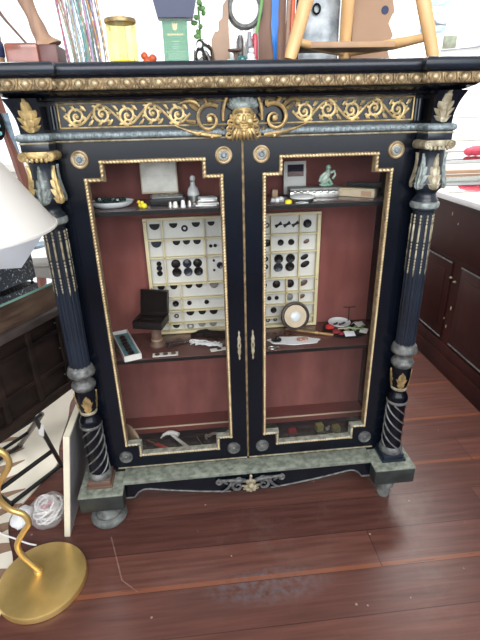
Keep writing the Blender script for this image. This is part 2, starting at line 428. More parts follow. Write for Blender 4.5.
def thing(name, label, cat, loc=(0, 0, 0), group=None):
    o = bpy.data.objects.new(name, None); COL.objects.link(o)
    o.location = loc; o.empty_display_size = .05
    o['label'] = label; o['category'] = cat
    if group: o['group'] = group
    ROOT[o.name] = Vector(loc)
    return o
def tag(o, label, cat, group=None, kind=None):
    o['label'] = label; o['category'] = cat
    if group: o['group'] = group
    if kind: o['kind'] = kind
    return o
def struct(o):
    o['kind'] = 'structure'; return o
def plabel(o, label):
    o['label'] = label; return o
def dup(root, loc, label=None, rz=0):
    r = root.copy(); COL.objects.link(r); r.location = loc; r.rotation_euler = (0, 0, rz)
    if label: r['label'] = label
    for ch in list(root.children):
        c = ch.copy(); COL.objects.link(c); c.parent = r
        for g in ch.children:
            d = g.copy(); COL.objects.link(d); d.parent = c
    return r
def rotz(a): return Matrix.Rotation(a, 3, 'Z')
def roty(a): return Matrix.Rotation(a, 3, 'Y')
def rotx(a): return Matrix.Rotation(a, 3, 'X')
def spiral(cx, cz, y, r0, r1, a0, turns, n=26):
    """points of a spiral in the XZ plane"""
    return [Vector((cx + (r0 + (r1 - r0) * t) * math.cos(a0 + turns * 2 * PI * t), y, cz + (r0 + (r1 - r0) * t) * math.sin(a0 + turns * 2 * PI * t))) for t in [i / (n - 1) for i in range(n)]]
def bez(p0, p1, p2, p3, n=12):
    p0, p1, p2, p3 = map(Vector, (p0, p1, p2, p3)); out = []
    for i in range(n):
        t = i / (n - 1); u = 1 - t
        out.append(p0 * u ** 3 + p1 * 3 * u * u * t + p2 * 3 * u * t * t + p3 * t ** 3)
    return out
def catmull(P, n=6):
    P = [Vector(p) for p in P]; out = []
    for i in range(len(P) - 1):
        a, b, c, d = P[max(i - 1, 0)], P[i], P[i + 1], P[min(i + 2, len(P) - 1)]
        for k in range(n):
            t = k / n
            out.append(.5 * ((2 * b) + (c - a) * t + (2 * a - 5 * b + 4 * c - d) * t * t + (3 * b - a - 3 * c + d) * t ** 3))
    out.append(P[-1]); return out
YV = Vector((0, 1, 0))
def acanthus(mb, cx, z0, h, w, place, depth=.010, lobes=4):
    """leaf with lobed sides and a raised midrib; place(u, z, relief) -> 3D"""
    rows = []; n = lobes * 9
    for i in range(n + 1):
        t = i / n
        env = (.70 + .34 * math.sin(PI * min(1, t * 1.25))) * (1 - t ** 3.2) ** .8 + .03
        lob = .58 + .42 * ((lobes * t + .35) % 1.0) ** .7
        hw = w / 2 * env * lob
        row = []
        for j in range(13):
            s_ = -1 + 2 * j / 12
            rel = depth * (.45 + .55 * (1 - abs(s_)) + .30 * math.cos(s_ * 4 * PI) * (1 - t)) * (1 - abs(s_) ** 6 * .9)
            rel += depth * .45 * t ** 4
            row.append(place(cx + s_ * hw, z0 + h * t * .86 + abs(s_) ** 1.5 * hw * .34 + h * .14 * t ** 3, rel))
        ze = z0 + h * t * .86 + hw * .34 + h * .14 * t ** 3
        row = [place(cx - hw, ze, -.002)] + row + [place(cx + hw, ze, -.002)]
        rows.append(row)
    mb.grid(rows)
    return mb
def grow(mb, c, f):
    c = Vector(c)
    for v_ in mb.bm.verts: v_.co = c + (v_.co - c) * f
    return mb

# ------------------------------------------------------------------ the room
struct(MB().bb(-4, 4, -3.2, 3.1, -.05, 0).build('floor', 'floor'))
def back_wall():
    mb = MB()
    WX0, WX1, WZ0, WZ1 = -3.4, 1.45, .95, 2.75
    mb.bb(-4, 4, 3.0, 3.1, 0, WZ0); mb.bb(-4, 4, 3.0, 3.1, WZ1, 3.0)
    mb.bb(-4, WX0, 3.0, 3.1, WZ0, WZ1); mb.bb(WX1, 4, 3.0, 3.1, WZ0, WZ1)
    w = struct(mb.build('wall_back', 'siding'))
    g = MB()
    for z in [.26, .46, .66, .86, 1.06, 1.255, 1.45, 1.65, 1.85, 2.05, 2.25, 2.45, 2.65]:
        g.bb(WX1 + .06 if z > .9 else -4, 4, 2.996, 2.9995, z - .004, z + .004)
    g.build('board_gaps', 'seam', w)
    win = MB()
    for x in (WX0, -2.2, -.62, .35, WX1):
        win.bb(x - .03, x + .03, 2.97, 3.07, WZ0, WZ1)
    for z in (WZ0, WZ1): win.bb(WX0 - .03, WX1 + .03, 2.96, 3.08, z - .03, z + .03)
    wo = struct(win.build('window_1', 'white'))
    p = MB(); p.bb(WX0, WX1, 3.015, 3.021, WZ0, WZ1)
    p.build('window_pane', 'windowglass', wo)
back_wall()
struct(MB().bb(3.2, 3.3, -3.2, 3.1, 0, 3.0).build('wall_right', 'siding'))
struct(MB().bb(-4.1, -4, -3.2, 3.1, 0, 3.0).build('wall_left', 'siding'))
def front_wall():
    mb = MB(); a, b, z0, z1 = -3.2, 2.2, 1.0, 2.7
    mb.bb(-4, 3.2, -3.3, -3.2, 0, z0); mb.bb(-4, 3.2, -3.3, -3.2, z1, 3.0); mb.bb(-4, a, -3.3, -3.2, z0, z1); mb.bb(b, 3.2, -3.3, -3.2, z0, z1)
    struct(mb.build('wall_front', 'wallgrey'))
    mb = MB()
    for k in range(5):
        x = a + (b - a) * k / 4; mb.bb(x - .03, x + .03, -3.28, -3.18, z0, z1)
    for z in (z0, z1): mb.bb(a - .03, b + .03, -3.29, -3.17, z - .03, z + .03)
    struct(mb.build('window_2', 'white'))
front_wall()
struct(MB().bb(-4.1, 3.3, -3.3, 3.1, 3.0, 3.05).build('ceiling', 'white'))

# ------------------------------------------------------------------ the black cabinet
cab = thing('display_cabinet', 'black lacquered two-door display cabinet with gilt mounts and twisted corner columns', 'cabinet', (0, .1, 0))
def P2(x, y, h): return Vector((x, y, h))
SX = (-1, 1)
# carcass
def flare(z): return .020 * max(0, min(1, (z - 1.284) / .074)) ** 2
mb = MB()
for s in SX:
    mb.bb(s * .480, s * .535, .0, .29, .197, 1.262)
mb.bb(-.535, .535, .27, .29, .197, 1.262)
for s in SX: mb.bb(s * .4585, s * .535, .0005, .03, .197, 1.262)
mb.bb(-.531, .531, .0, .29, 1.262, 1.41)
mb.bb(-.535, .535, .0, .29, .145, .213)
for s in SX:
    mb.bb(s * .475, s * .531, -.062, .0, 1.262, 1.41)
    rows = []
    for z in (1.284, 1.30, 1.315, 1.328, 1.338, 1.346, 1.353, 1.358):
        f_ = flare(z)
        rows.append([(s * .475, -.062 - f_, z), (s * (.531 + f_), -.062 - f_, z), (s * (.531 + f_), .28, z), (s * .475, .28, z)])
    mb.grid(rows, closed_u=True, cap=True)
mb.build('carcass', 'lacquer', cab)
mb = MB(); mb.bb(-.48, .48, .246, .27, .213, 1.262); mb.build('back_lining', 'velvet', cab)
mb = MB(); mb.bb(-.4795, .4795, .178, .246, .213, .2405)
o = mb.build('bottom_board', 'velvet_dark', cab)
mb = MB(); mb.bb(-.4795, .4795, .174, .178, .2365, .241); mb.build('board_edge', 'ivory', o)
for z, nm, mt_ in ((1.076, 'upper_shelf', 'shelf_glass'), (.605, 'lower_shelf', 'shelf')):
    mb = MB(); mb.bb(-.479, .479, .045, .2455, z - .012, z, .002); o = mb.build('shelf', mt_, cab)
    mb = MB(); mb.bb(-.479, .479, .0425, .045, z - .0125, z - .001); mb.build('shelf_edge', 'black', o)

# cornice, swept round the stepped plan
plan = [(.531, .29), (.531, -.062), (.475, -.062), (.475, 0), (-.475, 0), (-.475, -.062), (-.531, -.062), (-.531, .29)]
plan = plan[::-1]
plan2 = [(x, -.038 if y == 0 else y) for x, y in plan]
def sw(name, prof, m, sub=None, pl_=None):
    mb = MB(); mb.sweep(pl_ or plan, prof, False, P2); return mb.build(name, m, sub or cab)
sw('cornice', [(-.002, 1.352), (.004, 1.353), (.006, 1.358), (.016, 1.361), (.029, 1.367), (.037, 1.373), (.040, 1.376), (.040, 1.396), (.050, 1.397), (.051, 1.401), (-.03, 1.401), (-.038, 1.395), (-.038, 1.352)], 'lacquer', None, plan2)
# slab: solid body of the top with rounded edge
mb = MB()
mb.sweep(plan2, [(-.02, 1.400), (.051, 1.400), (.057, 1.404), (.060, 1.410), (.060, 1.416), (.057, 1.423), (.050, 1.427), (.04, 1.428), (-.02, 1.428)], False, P2)
mb.bb(-.52, .52, -.025, .35, 1.402, 1.4281)
for s in SX: mb.bb(s * .485, s * .521, -.052, .012, 1.402, 1.4281)
mb.build('top_slab', 'lacquer_dull', cab)
# egg and dart band
ov = .031
runs = []
def offset_plan(o, plan=plan):
    out = []
    n = len(plan)
    for i in range(n):
        p = Vector(plan[i])
        def nrm(a, b):
            d = (Vector(b) - Vector(a)).normalized(); return Vector((d.y, -d.x))
        if 0 < i < n - 1:
            n1, n2 = nrm(plan[i - 1], plan[i]), nrm(plan[i], plan[i + 1]); m = (n1 + n2) / max(.2, 1 + n1.dot(n2))
        elif i == 0: m = nrm(plan[0], plan[1])
        else: m = nrm(plan[-2], plan[-1])
        out.append(p + m * o)
    return out
mb = MB(); mb.sweep(plan2, [(.039, 1.373), (.041, 1.372), (.044, 1.374), (.045, 1.378), (.043, 1.392), (.044, 1.396), (.039, 1.396)], False, P2)
OP = offset_plan(.045, plan2); eggs = MB()
for i in range(len(OP) - 1):
    a, b = OP[i], OP[i + 1]; L = (b - a).length
    n = max(1, round(L / .0355)); d = (b - a) / L; nr = Vector((d.y, -d.x))
    if L < .08: n = max(1, round(L / .036))
    for k in range(n):
        c = a + d * (L * (k + .5) / n)
        R = Matrix.Rotation(math.atan2(d.y, d.x), 3, 'Z')
        eggs.ball((c.x, c.y, 1.3845), (.0100, .0090, .0102), 10, R)
        for t in (-1, 1):   # shell round the egg
            arc = [c + d * (t * .0125 * math.cos(q)) for q in (0, .5, 1., 1.4)]
            mb.tube([(p_.x + nr.x * .001, p_.y + nr.y * .001, 1.385 - .011 * math.sin(q)) for p_, q in zip(arc, (0, .5, 1., 1.4))], [.0026, .003, .0026, .002], 6)
        e_ = a + d * (L * (k + 1) / n)
        mb.tube([(e_.x, e_.y, 1.394), (e_.x + nr.x * .002, e_.y + nr.y * .002, 1.384), (e_.x, e_.y, 1.3745)], [.0036, .0026, .0008], 6)
eb_ = mb.build('egg_and_dart_band', 'gilt_dark', cab)
eggs.build('egg_row', 'gilt_egg', eb_)
# leaf band below the frieze
o = sw('leaf_band', [(-.002, 1.265), (.004, 1.265), (.008, 1.267), (.011, 1.271), (.011, 1.276), (.008, 1.281), (.003, 1.283), (-.002, 1.283)], 'rope_blue')
mb = MB(); OP = offset_plan(.0112)
for i in range(len(OP) - 1):
    a, b = OP[i], OP[i + 1]; L = (b - a).length; n = max(1, int(L / .0135)); d = (b - a) / L
    R = Matrix.Rotation(math.atan2(d.y, d.x), 3, 'Z')
    for k in range(n):
        c = a + d * (L * (k + .5) / n)
        mb.ball((c.x, c.y, 1.2738), (.0050, .0016, .0062), 8, R @ roty(.5))
mb.build('leaf_beading', 'rope_blue', o)
sw('gilt_fillet', [(-.002, 1.2595), (.006, 1.2595), (.0075, 1.2615), (.006, 1.2635), (-.002, 1.2635)], 'gilt_pale', o)

# frieze panel with scrollwork
mb = MB()
fx, fz0, fz1 = .452, 1.2925, 1.3475
mb.sweep([(-fx, fz0), (fx, fz0), (fx, fz1), (-fx, fz1)], [(-.0018, .0), (-.0018, .003), (0, .004), (.0018, .003), (.0018, .0)], True, lambda x, z, h: Vector((x, -h, z)))
pn = mb.build('frieze_panel_frame', 'gilt_bright', cab)
def scrollwork(s):
    mb = MB(); zc = (fz0 + fz1) / 2; n = 5; x0, x1 = .13, .440; st = (x1 - x0) / n
    for k in range(n):
        cx = x0 + st * (k + .5); up = 1 if k % 2 == 0 else -1
        sp = spiral(cx, zc - up * .002, -.002, .0225, .004, -PI / 2 * up, 1.55 * up, 30)
        sp = [Vector((s * p.x, p.y, p.z)) for p in sp]
        mb.tube(sp, [.0042 - .0018 * i / 29 for i in range(30)], 6, (YV, .6))
        mb.ball((s * cx, -.0025, zc - up * .002), (.0055, .003, .0055), 8)
        for a in range(7):      # leaflets curling off the spiral
            p = sp[2 + a * 3]; ctr = Vector((s * cx, p.y, zc)); dr = (p - ctr).normalized()
            tg = Vector((-dr.z, 0, dr.x)) * up * s
            q = p + dr * .008 + tg * .007
            q.z = min(max(q.z, fz0 + .004), fz1 - .004)
            mb.tube([p, p * .5 + q * .5 + dr * .0015, q], [.003, .0044, .001], 5, (YV, .6))
        xa, xb = cx - st * .5, cx + st * .5     # linking stem
        ln = [(s * (xa + (xb - xa) * t), -.002, zc - up * .0215 * math.sin(PI * t)) for t in [i / 9 for i in range(10)]]
        mb.tube(ln, .0032, 6, (YV, .7))
        for e_, zz in ((.12, up), (.88, up), (.5, up)):
            bx = s * (xa + st * e_)
            mb.tube([(bx, -.002, zc + zz * .010), (bx + s * .006, -.003, zc + zz * .018), (bx + s * .013, -.002, zc + zz * .0225)], [.0026, .0048, .001], 5, (YV, .6))
    return mb.build('scrollwork', 'gilt_bright', pn)
for s in SX: scrollwork(s)

# mask mount in the middle of the frieze
MC = (0, -.004, 1.306)
mb = MB(); cz = 1.307
mb.ball((0, -.020, cz), (.0235, .020, .030), 20)
mb.ball((0, -.041, cz - .002), (.0042, .006, .009), 10)                       # nose
mb.ball((0, -.040, cz - .008), (.0065, .005, .004), 10)
for s in SX:
    mb.tube(bez((s * .003, -.040, cz + .010), (s * .008, -.043, cz + .014), (s * .014, -.041, cz + .013), (s * .019, -.034, cz + .008), 8), .0024, 6)
    mb.ball((s * .0095, -.0375, cz + .005), (.0042, .003, .0028), 8)          # eyes
    mb.ball((s * .012, -.0345, cz - .007), (.0075, .006, .007), 10)           # cheeks
    mb.ball((s * .024, -.018, cz), (.004, .005, .008), 8)                     # ears
mb.tube([(-.008, -.038, cz - .0145), (0, -.0405, cz - .0135), (.008, -.038, cz - .0145)], .0018, 6)   # lips
mb.tube([(-.007, -.0375, cz - .018), (0, -.040, cz - .0185), (.007, -.0375, cz - .018)], .0022, 6)
mb.ball((0, -.036, cz - .0235), (.007, .006, .005), 8)
grow(mb, MC, 1.22)
mask = mb.build('mask_mount', 'gilt_bright', cab)
mb = MB()
for k in range(-3, 4):
    mb.tube(bez((k * .005, -.034, cz - .022), (k * .008, -.040, cz - .030), (k * .007, -.036, cz - .038), (k * .0085 + .002, -.028, cz - .043), 8), [.0042, .0042, .004, .004, .0036, .003, .002, .001], 6)
for s in SX:
    for q in range(3):
        mb.tube(spiral(s * (.026 + .002 * q), cz - .008 - .012 * q, -.024, .009, .002, PI / 2, 1.2 * s, 14), .0028, 6)
grow(mb, MC, 1.22)
mb.build('beard', 'gilt', mask)
mb = MB()
for k in range(9):
    a = PI * (k + .5) / 9
    mb.tube([(.020 * math.cos(a), -.024, cz + .016 + .010 * math.sin(a)), (.028 * math.cos(a), -.028, cz + .020 + .018 * math.sin(a)), (.030 * math.cos(a), -.022, cz + .022 + .025 * math.sin(a))], [.004, .0055, .0025], 7)
mb.ball((0, -.020, cz + .022), (.024, .016, .014), 14)
grow(mb, MC, 1.22)
mb.build('headdress', 'verdigris', mask)
mb = MB()
for s in SX:
    mb.tube(bez((s * .040, -.014, cz - .005), (s * .042, -.02, cz + .040), (s * .020, -.02, cz + .058), (0, -.018, cz + .056), 14), [.003 + .0016 * math.sin(i / 13 * PI) for i in range(14)], 7)
    mb.tube(spiral(s * .068, cz - .002, -.012, .030, .006, PI * (.0 if s > 0 else 1) + s * 2.2, -1.25 * s, 30), [.0052 - .003 * i / 29 for i in range(30)], 8)
    mb.ball((s * .068, -.012, cz - .002), (.007, .006, .007), 8)
    mb.tube(bez((s * .088, -.010, cz + .022), (s * .10, -.014, cz + .040), (s * .115, -.012, cz + .032), (s * .13, -.008, cz + .028), 10), [.004, .0045, .005, .005, .0045, .004, .0035, .003, .002, .001], 7)
    mb.tube(bez((s * .045, -.010, cz - .034), (s * .07, -.014, cz - .032), (s * .10, -.012, cz - .030), (s * .14, -.006, cz - .012), 10), [.003, .004, .005, .005, .0045, .004, .0035, .003, .002, .001], 7)
    for q in range(6):
        a = s * (.6 + q * .8); c0 = Vector((s * .068 + .030 * math.cos(a), -.012, cz - .002 + .030 * math.sin(a))); d = Vector((math.cos(a), 0, math.sin(a)))
        mb.tube([c0, c0 + d * .007 + Vector((s * .004, -.002, .002)), c0 + d * .010 + Vector((s * .009, 0, .005))], [.004, .0045, .001], 6)
mb.tube([(-.008, -.022, cz + .056), (0, -.024, cz + .062), (.008, -.022, cz + .056)], [.003, .006, .003], 8)
grow(mb, MC, 1.22)
mb.build('mask_scroll', 'gilt', mask)

# acanthus leaves on the pilaster blocks
for s in SX:
    mb = MB()
    acanthus(mb, s * .503, 1.285, .072, .054, lambda u, z, r: Vector((u, -.0625 - flare(z) - r, z)), .010, 4)
    o = mb.build('acanthus_mount', 'gilt_bright' if s < 0 else 'gilt_pale', cab)
    mb = MB()       # two grooved beads at the inner edge of the block
    for q in (.467, .459): mb.tube([(s * q, -.004, 1.290), (s * q, -.004, 1.342)], .004, 8)
    mb.build('flute_bead', 'lacquer_dull', cab)

# doors
DX = [.003, .052, .097, .372, .416, .4575]
DZ = [.2165, .259, .305, 1.172, 1.216, 1.2585]
def door(s):
    mb = MB()
    for i in range(5):
        for j in range(5):
            open_ = (1 <= i <= 3 and j == 2) or (i == 2 and 1 <= j <= 3)
            if not open_: mb.bb(s * DX[i], s * DX[i + 1], .0, .022, DZ[j], DZ[j + 1])
    bmesh.ops.remove_doubles(mb.bm, verts=mb.bm.verts, dist=1e-5)
    d = mb.build('door', 'lacquer', cab)
    path = [(.097, .259), (.372, .259), (.372, .305), (.416, .305), (.416, 1.172), (.372, 1.172), (.372, 1.216), (.097, 1.216), (.097, 1.172), (.052, 1.172), (.052, .305), (.097, .305)]
    path = [(s * x, z) for x, z in path]
    if s < 0: path = path[::-1]
    pf = [(0, -.002), (0, .003), (-.002, .006), (-.0065, .0075), (-.010, .005), (-.011, -.016), (-.006, -.016)]
    pl = lambda x, z, h: Vector((x, -h, z))
    mb = MB(); mb.sweep(path, pf, True, pl); bo = mb.build('gilt_border', 'gilt_dark', d)
    mb = MB()
    for i in range(12):
        a, b = Vector(path[i]), Vector(path[(i + 1) % 12]); dv = (b - a).normalized(); L = (b - a).length
        nr = Vector((dv.y, -dv.x)) * -.0055; n = max(1, int(L / .0088))
        R = Matrix.Rotation(-math.atan2(dv.y, dv.x) + .5, 3, 'Y')
        for k in range(n):
            c = a + dv * (L * (k + .5) / n) + nr
            mb.ball((c.x, -.0072, c.y), (.0050, .0024, .0032), 6, R)
    mb.build('border_beading', 'gilt_bead', bo)
    # the lower run of the moulding is tarnished grey
    mb = MB()
    low = [(.052, .316), (.052, .305), (.097, .305), (.097, .259), (.372, .259), (.372, .305), (.416, .305), (.416, .316)]
    low = [(s * x, z) for x, z in low]
    if s < 0: low = low[::-1]
    mb.sweep(low, [(-.0005 + o_ * 1.0, h + .0009) for o_, h in pf], False, pl)
    plabel(mb.build('lower_border', 'rope_grey', d), 'tarnished grey lower run of the gilt border')
    mb = MB(); mb.bb(s * .0535, s * .4145, .0135, .0165, .3065, 1.1705); 
    mb.bb(s * .0985, s * .3705, .0135, .0165, .2605, .3065); mb.bb(s * .0985, s * .3705, .0135, .0165, 1.1705, 1.2145)
    mb.build('glass_pane', 'pane', d)
    for x, z in ((.418, 1.218), (.05, 1.218), (.418, .258), (.05, .258)):
        mb = MB()
        mb.lathe([(.0005, -.0085), (.004, -.0085), (.0065, -.006), (.008, -.0035), (.011, -.0035), (.0125, -.006), (.0145, -.0055), (.016, -.003), (.018, -.0035), (.020, -.0065), (.0215, -.006), (.0228, -.002), (.0232, .0005)], (s * x, 0, z), 32, lambda a, i: 1 + (.06 * math.cos(10 * a) if 2 < i < 7 else 0), 'y')
        for q in range(10):
            a = 2 * PI * q / 10; mb.ball((s * x + .0095 * math.cos(a), -.0045, z + .0095 * math.sin(a)), (.0022, .002, .0022), 6)
        ro = mb.build('rosette_mount', ('gilt_egg' if (x > .1) == (s > 0) or x > .1 or s > 0 else 'gilt_pale') if z > 1 else 'tarnish', d)
        mb = MB(); mb.lathe([(.0005, -.0095), (.0042, -.0095), (.0068, -.007), (.0082, -.0045), (.0105, -.0045), (.012, -.0058)], (s * x, 0, z), 24, None, 'y')
        mb.build('rosette_centre', 'rope_blue' if z > 1 else 'tarnish', ro)
    # long key escutcheon
    mb = MB(); ex = s * .0215; ez = .655
    mb.lathe([(.0004, -.052), (.002, -.049), (.0035, -.044), (.002, -.038), (.004, -.030), (.006, -.022), (.0045, -.014), (.0065, 0), (.0045, .014), (.006, .022), (.004, .030), (.002, .038), (.0035, .044), (.002, .049), (.0004, .052)], (ex, -.0015, ez), 12)
    mb.bm.verts.ensure_lookup_table()
    for v_ in mb.bm.verts: v_.co.y = -.0005 + (v_.co.y + .0015) * .55
    o = mb.build('escutcheon', 'gilt_pale', d)
    mb = MB(); mb.ball((ex, -.0055, ez + .005), (.0018, .001, .0018), 8); mb.bb(ex - .0008, ex + .0008, -.0062, -.0045, ez - .003, ez + .004)
    mb.build('keyhole', 'black', o)
    return d
dl, dr = door(-1), door(1)
mb = MB(); mb.tube([(0, -.0005, .2175), (0, -.0005, 1.257)], .0036, 8)
for i in range(86): mb.ball((0, -.0026, .224 + i * .012), (.0026, .0022, .0045), 6)
mb.build('meeting_bead', 'gilt_dark', dr)
mb = MB()
for s in SX: mb.bb(s * .004, s * .45, -.003, .0, .2100, .2155, .001)
mb.build('worn_gilt_strip', 'gilt_pale', cab)

# base: ledge, blocks, apron, feet
mb = MB()
mb.bb(-.428, .428, -.062, .012, .190, .2065, .003)
mb.build('base_ledge', 'stone', cab)
for s in SX:
    mb = MB(); mb.bb(s * .425, s * .567, -.108, .30, .131, .190, .004); bl = mb.build('base_block', 'blockgrey', cab)
    mb = MB(); mb.bb(s * .424, s * .568, -.109, .30, .1895, .1975, .003); mb.build('block_top', 'stone', bl)
    mb = MB(); cx = s * .506
    if s < 0: prof = [(.010, .0), (.050, .0), (.058, .005), (.063, .014), (.063, .022), (.058, .031), (.048, .034), (.043, .030), (.038, .032), (.033, .040), (.028, .06), (.030, .10), (.032, .131)]; mt_ = 'footgrey'
    else: prof = [(.010, .0), (.020, .0), (.024, .010), (.025, .020), (.022, .030), (.024, .040), (.032, .052), (.034, .064), (.028, .076), (.026, .09), (.030, .131)]; mt_ = 'footgrey'
    mb.lathe(prof, (cx, -.008 if s < 0 else -.02, 0), 32)
    plabel(mb.build('bun_foot', mt_, cab), 'broad worn grey bun foot' if s < 0 else 'small dark turned foot')
    mb = MB(); mb.lathe([(.02, 0), (.034, .006), (.036, .03), (.03, .06), (.03, .131)], (s * .5, .25, 0), 24); mb.build('bun_foot', 'lacquer_dull', cab)
low = []
for i in range(61):
    x = -.425 + .85 * i / 60; a = abs(x)
    if a > .395: z = .136
    elif a > .372: z = .136 + .028 * (1 - ((a - .372) / .023)) ** .6
    elif a > .330: z = .164 + .004 * math.sin((.372 - a) / .042 * PI)
    else: z = .164 - .046 * (1 - ((a / .33) ** 1.5)) if a > .02 else .118
    low.append((x, max(z, .117)))
mb = MB()
mb.prism([(x, -.060, z) for x, z in low] + [(.425, -.060, .190), (-.425, -.060, .190)], (0, .045, 0))
ap = mb.build('apron', 'lacquer', cab)
mb = MB(); mb.tube([(x, -.0615, z - .001) for x, z in low if abs(x) > .06 and x < 0], .0030, 6); mb.tube([(x, -.0615, z - .001) for x, z in low if abs(x) > .06 and x > 0], .0030, 6)
mb.build('apron_beading', 'tarnish', ap)
mb = MB(); az = .152; ay = -.066
for s in SX:
    mb.tube(bez((s * .012, ay, az + .012), (s * .04, ay - .006, az + .030), (s * .06, ay - .004, az + .020), (s * .092, ay, az + .024), 14), [.005, .006, .0065, .0065, .006, .0055, .005, .0045, .004, .0038, .0036, .0034, .0032, .003], 8)
    mb.tube(spiral(s * .090, az + .016, ay, .010, .003, PI / 2, -1.1 * s, 14), .0038, 7)
    mb.tube(spiral(s * .038, az - .004, ay, .019, .004, PI / 2 + s * .6, -1.3 * s, 22), [.0052 - .0025 * i / 21 for i in range(22)], 8)
    mb.tube(bez((s * .055, ay, az + .012), (s * .066, ay - .004, az - .006), (s * .07, ay, az - .014), (s * .088, ay, az - .021), 10), [.004, .0045, .0045, .004, .004, .0035, .003, .003, .0025, .002], 7)
    for q in range(4):
        c0 = Vector((s * (.026 + .014 * q), ay, az + .020 - .004 * q)); mb.tube([c0, c0 + Vector((s * .006, -.004, .009)), c0 + Vector((s * .014, 0, .008))], [.003, .004, .001], 6)
grow(mb, (0, -.062, .158), 1.18)
mb.build('apron_mount', 'tarnish', ap)
mb = MB()
for k in range(7):
    a = PI * (k / 6) ; d = Vector((math.cos(a), 0, -math.sin(a)))
    mb.tube([(0, ay - .008, az), Vector((0, ay - .010, az)) + d * .014, Vector((0, ay - .004, az)) + d * .027], [.004, .0065, .002], 7)
for k in (-1, 0, 1): mb.ball((k * .009, ay - .006, az + .020 - abs(k) * .006), (.0065, .006, .009), 8)
mb.ball((0, ay - .010, az + .002), (.011, .008, .011), 12); mb.ball((0, ay - .006, az + .034), (.005, .004, .008), 8)
grow(mb, (0, -.062, .158), 1.15)
mb.build('apron_shell', 'gilt_pale', ap)

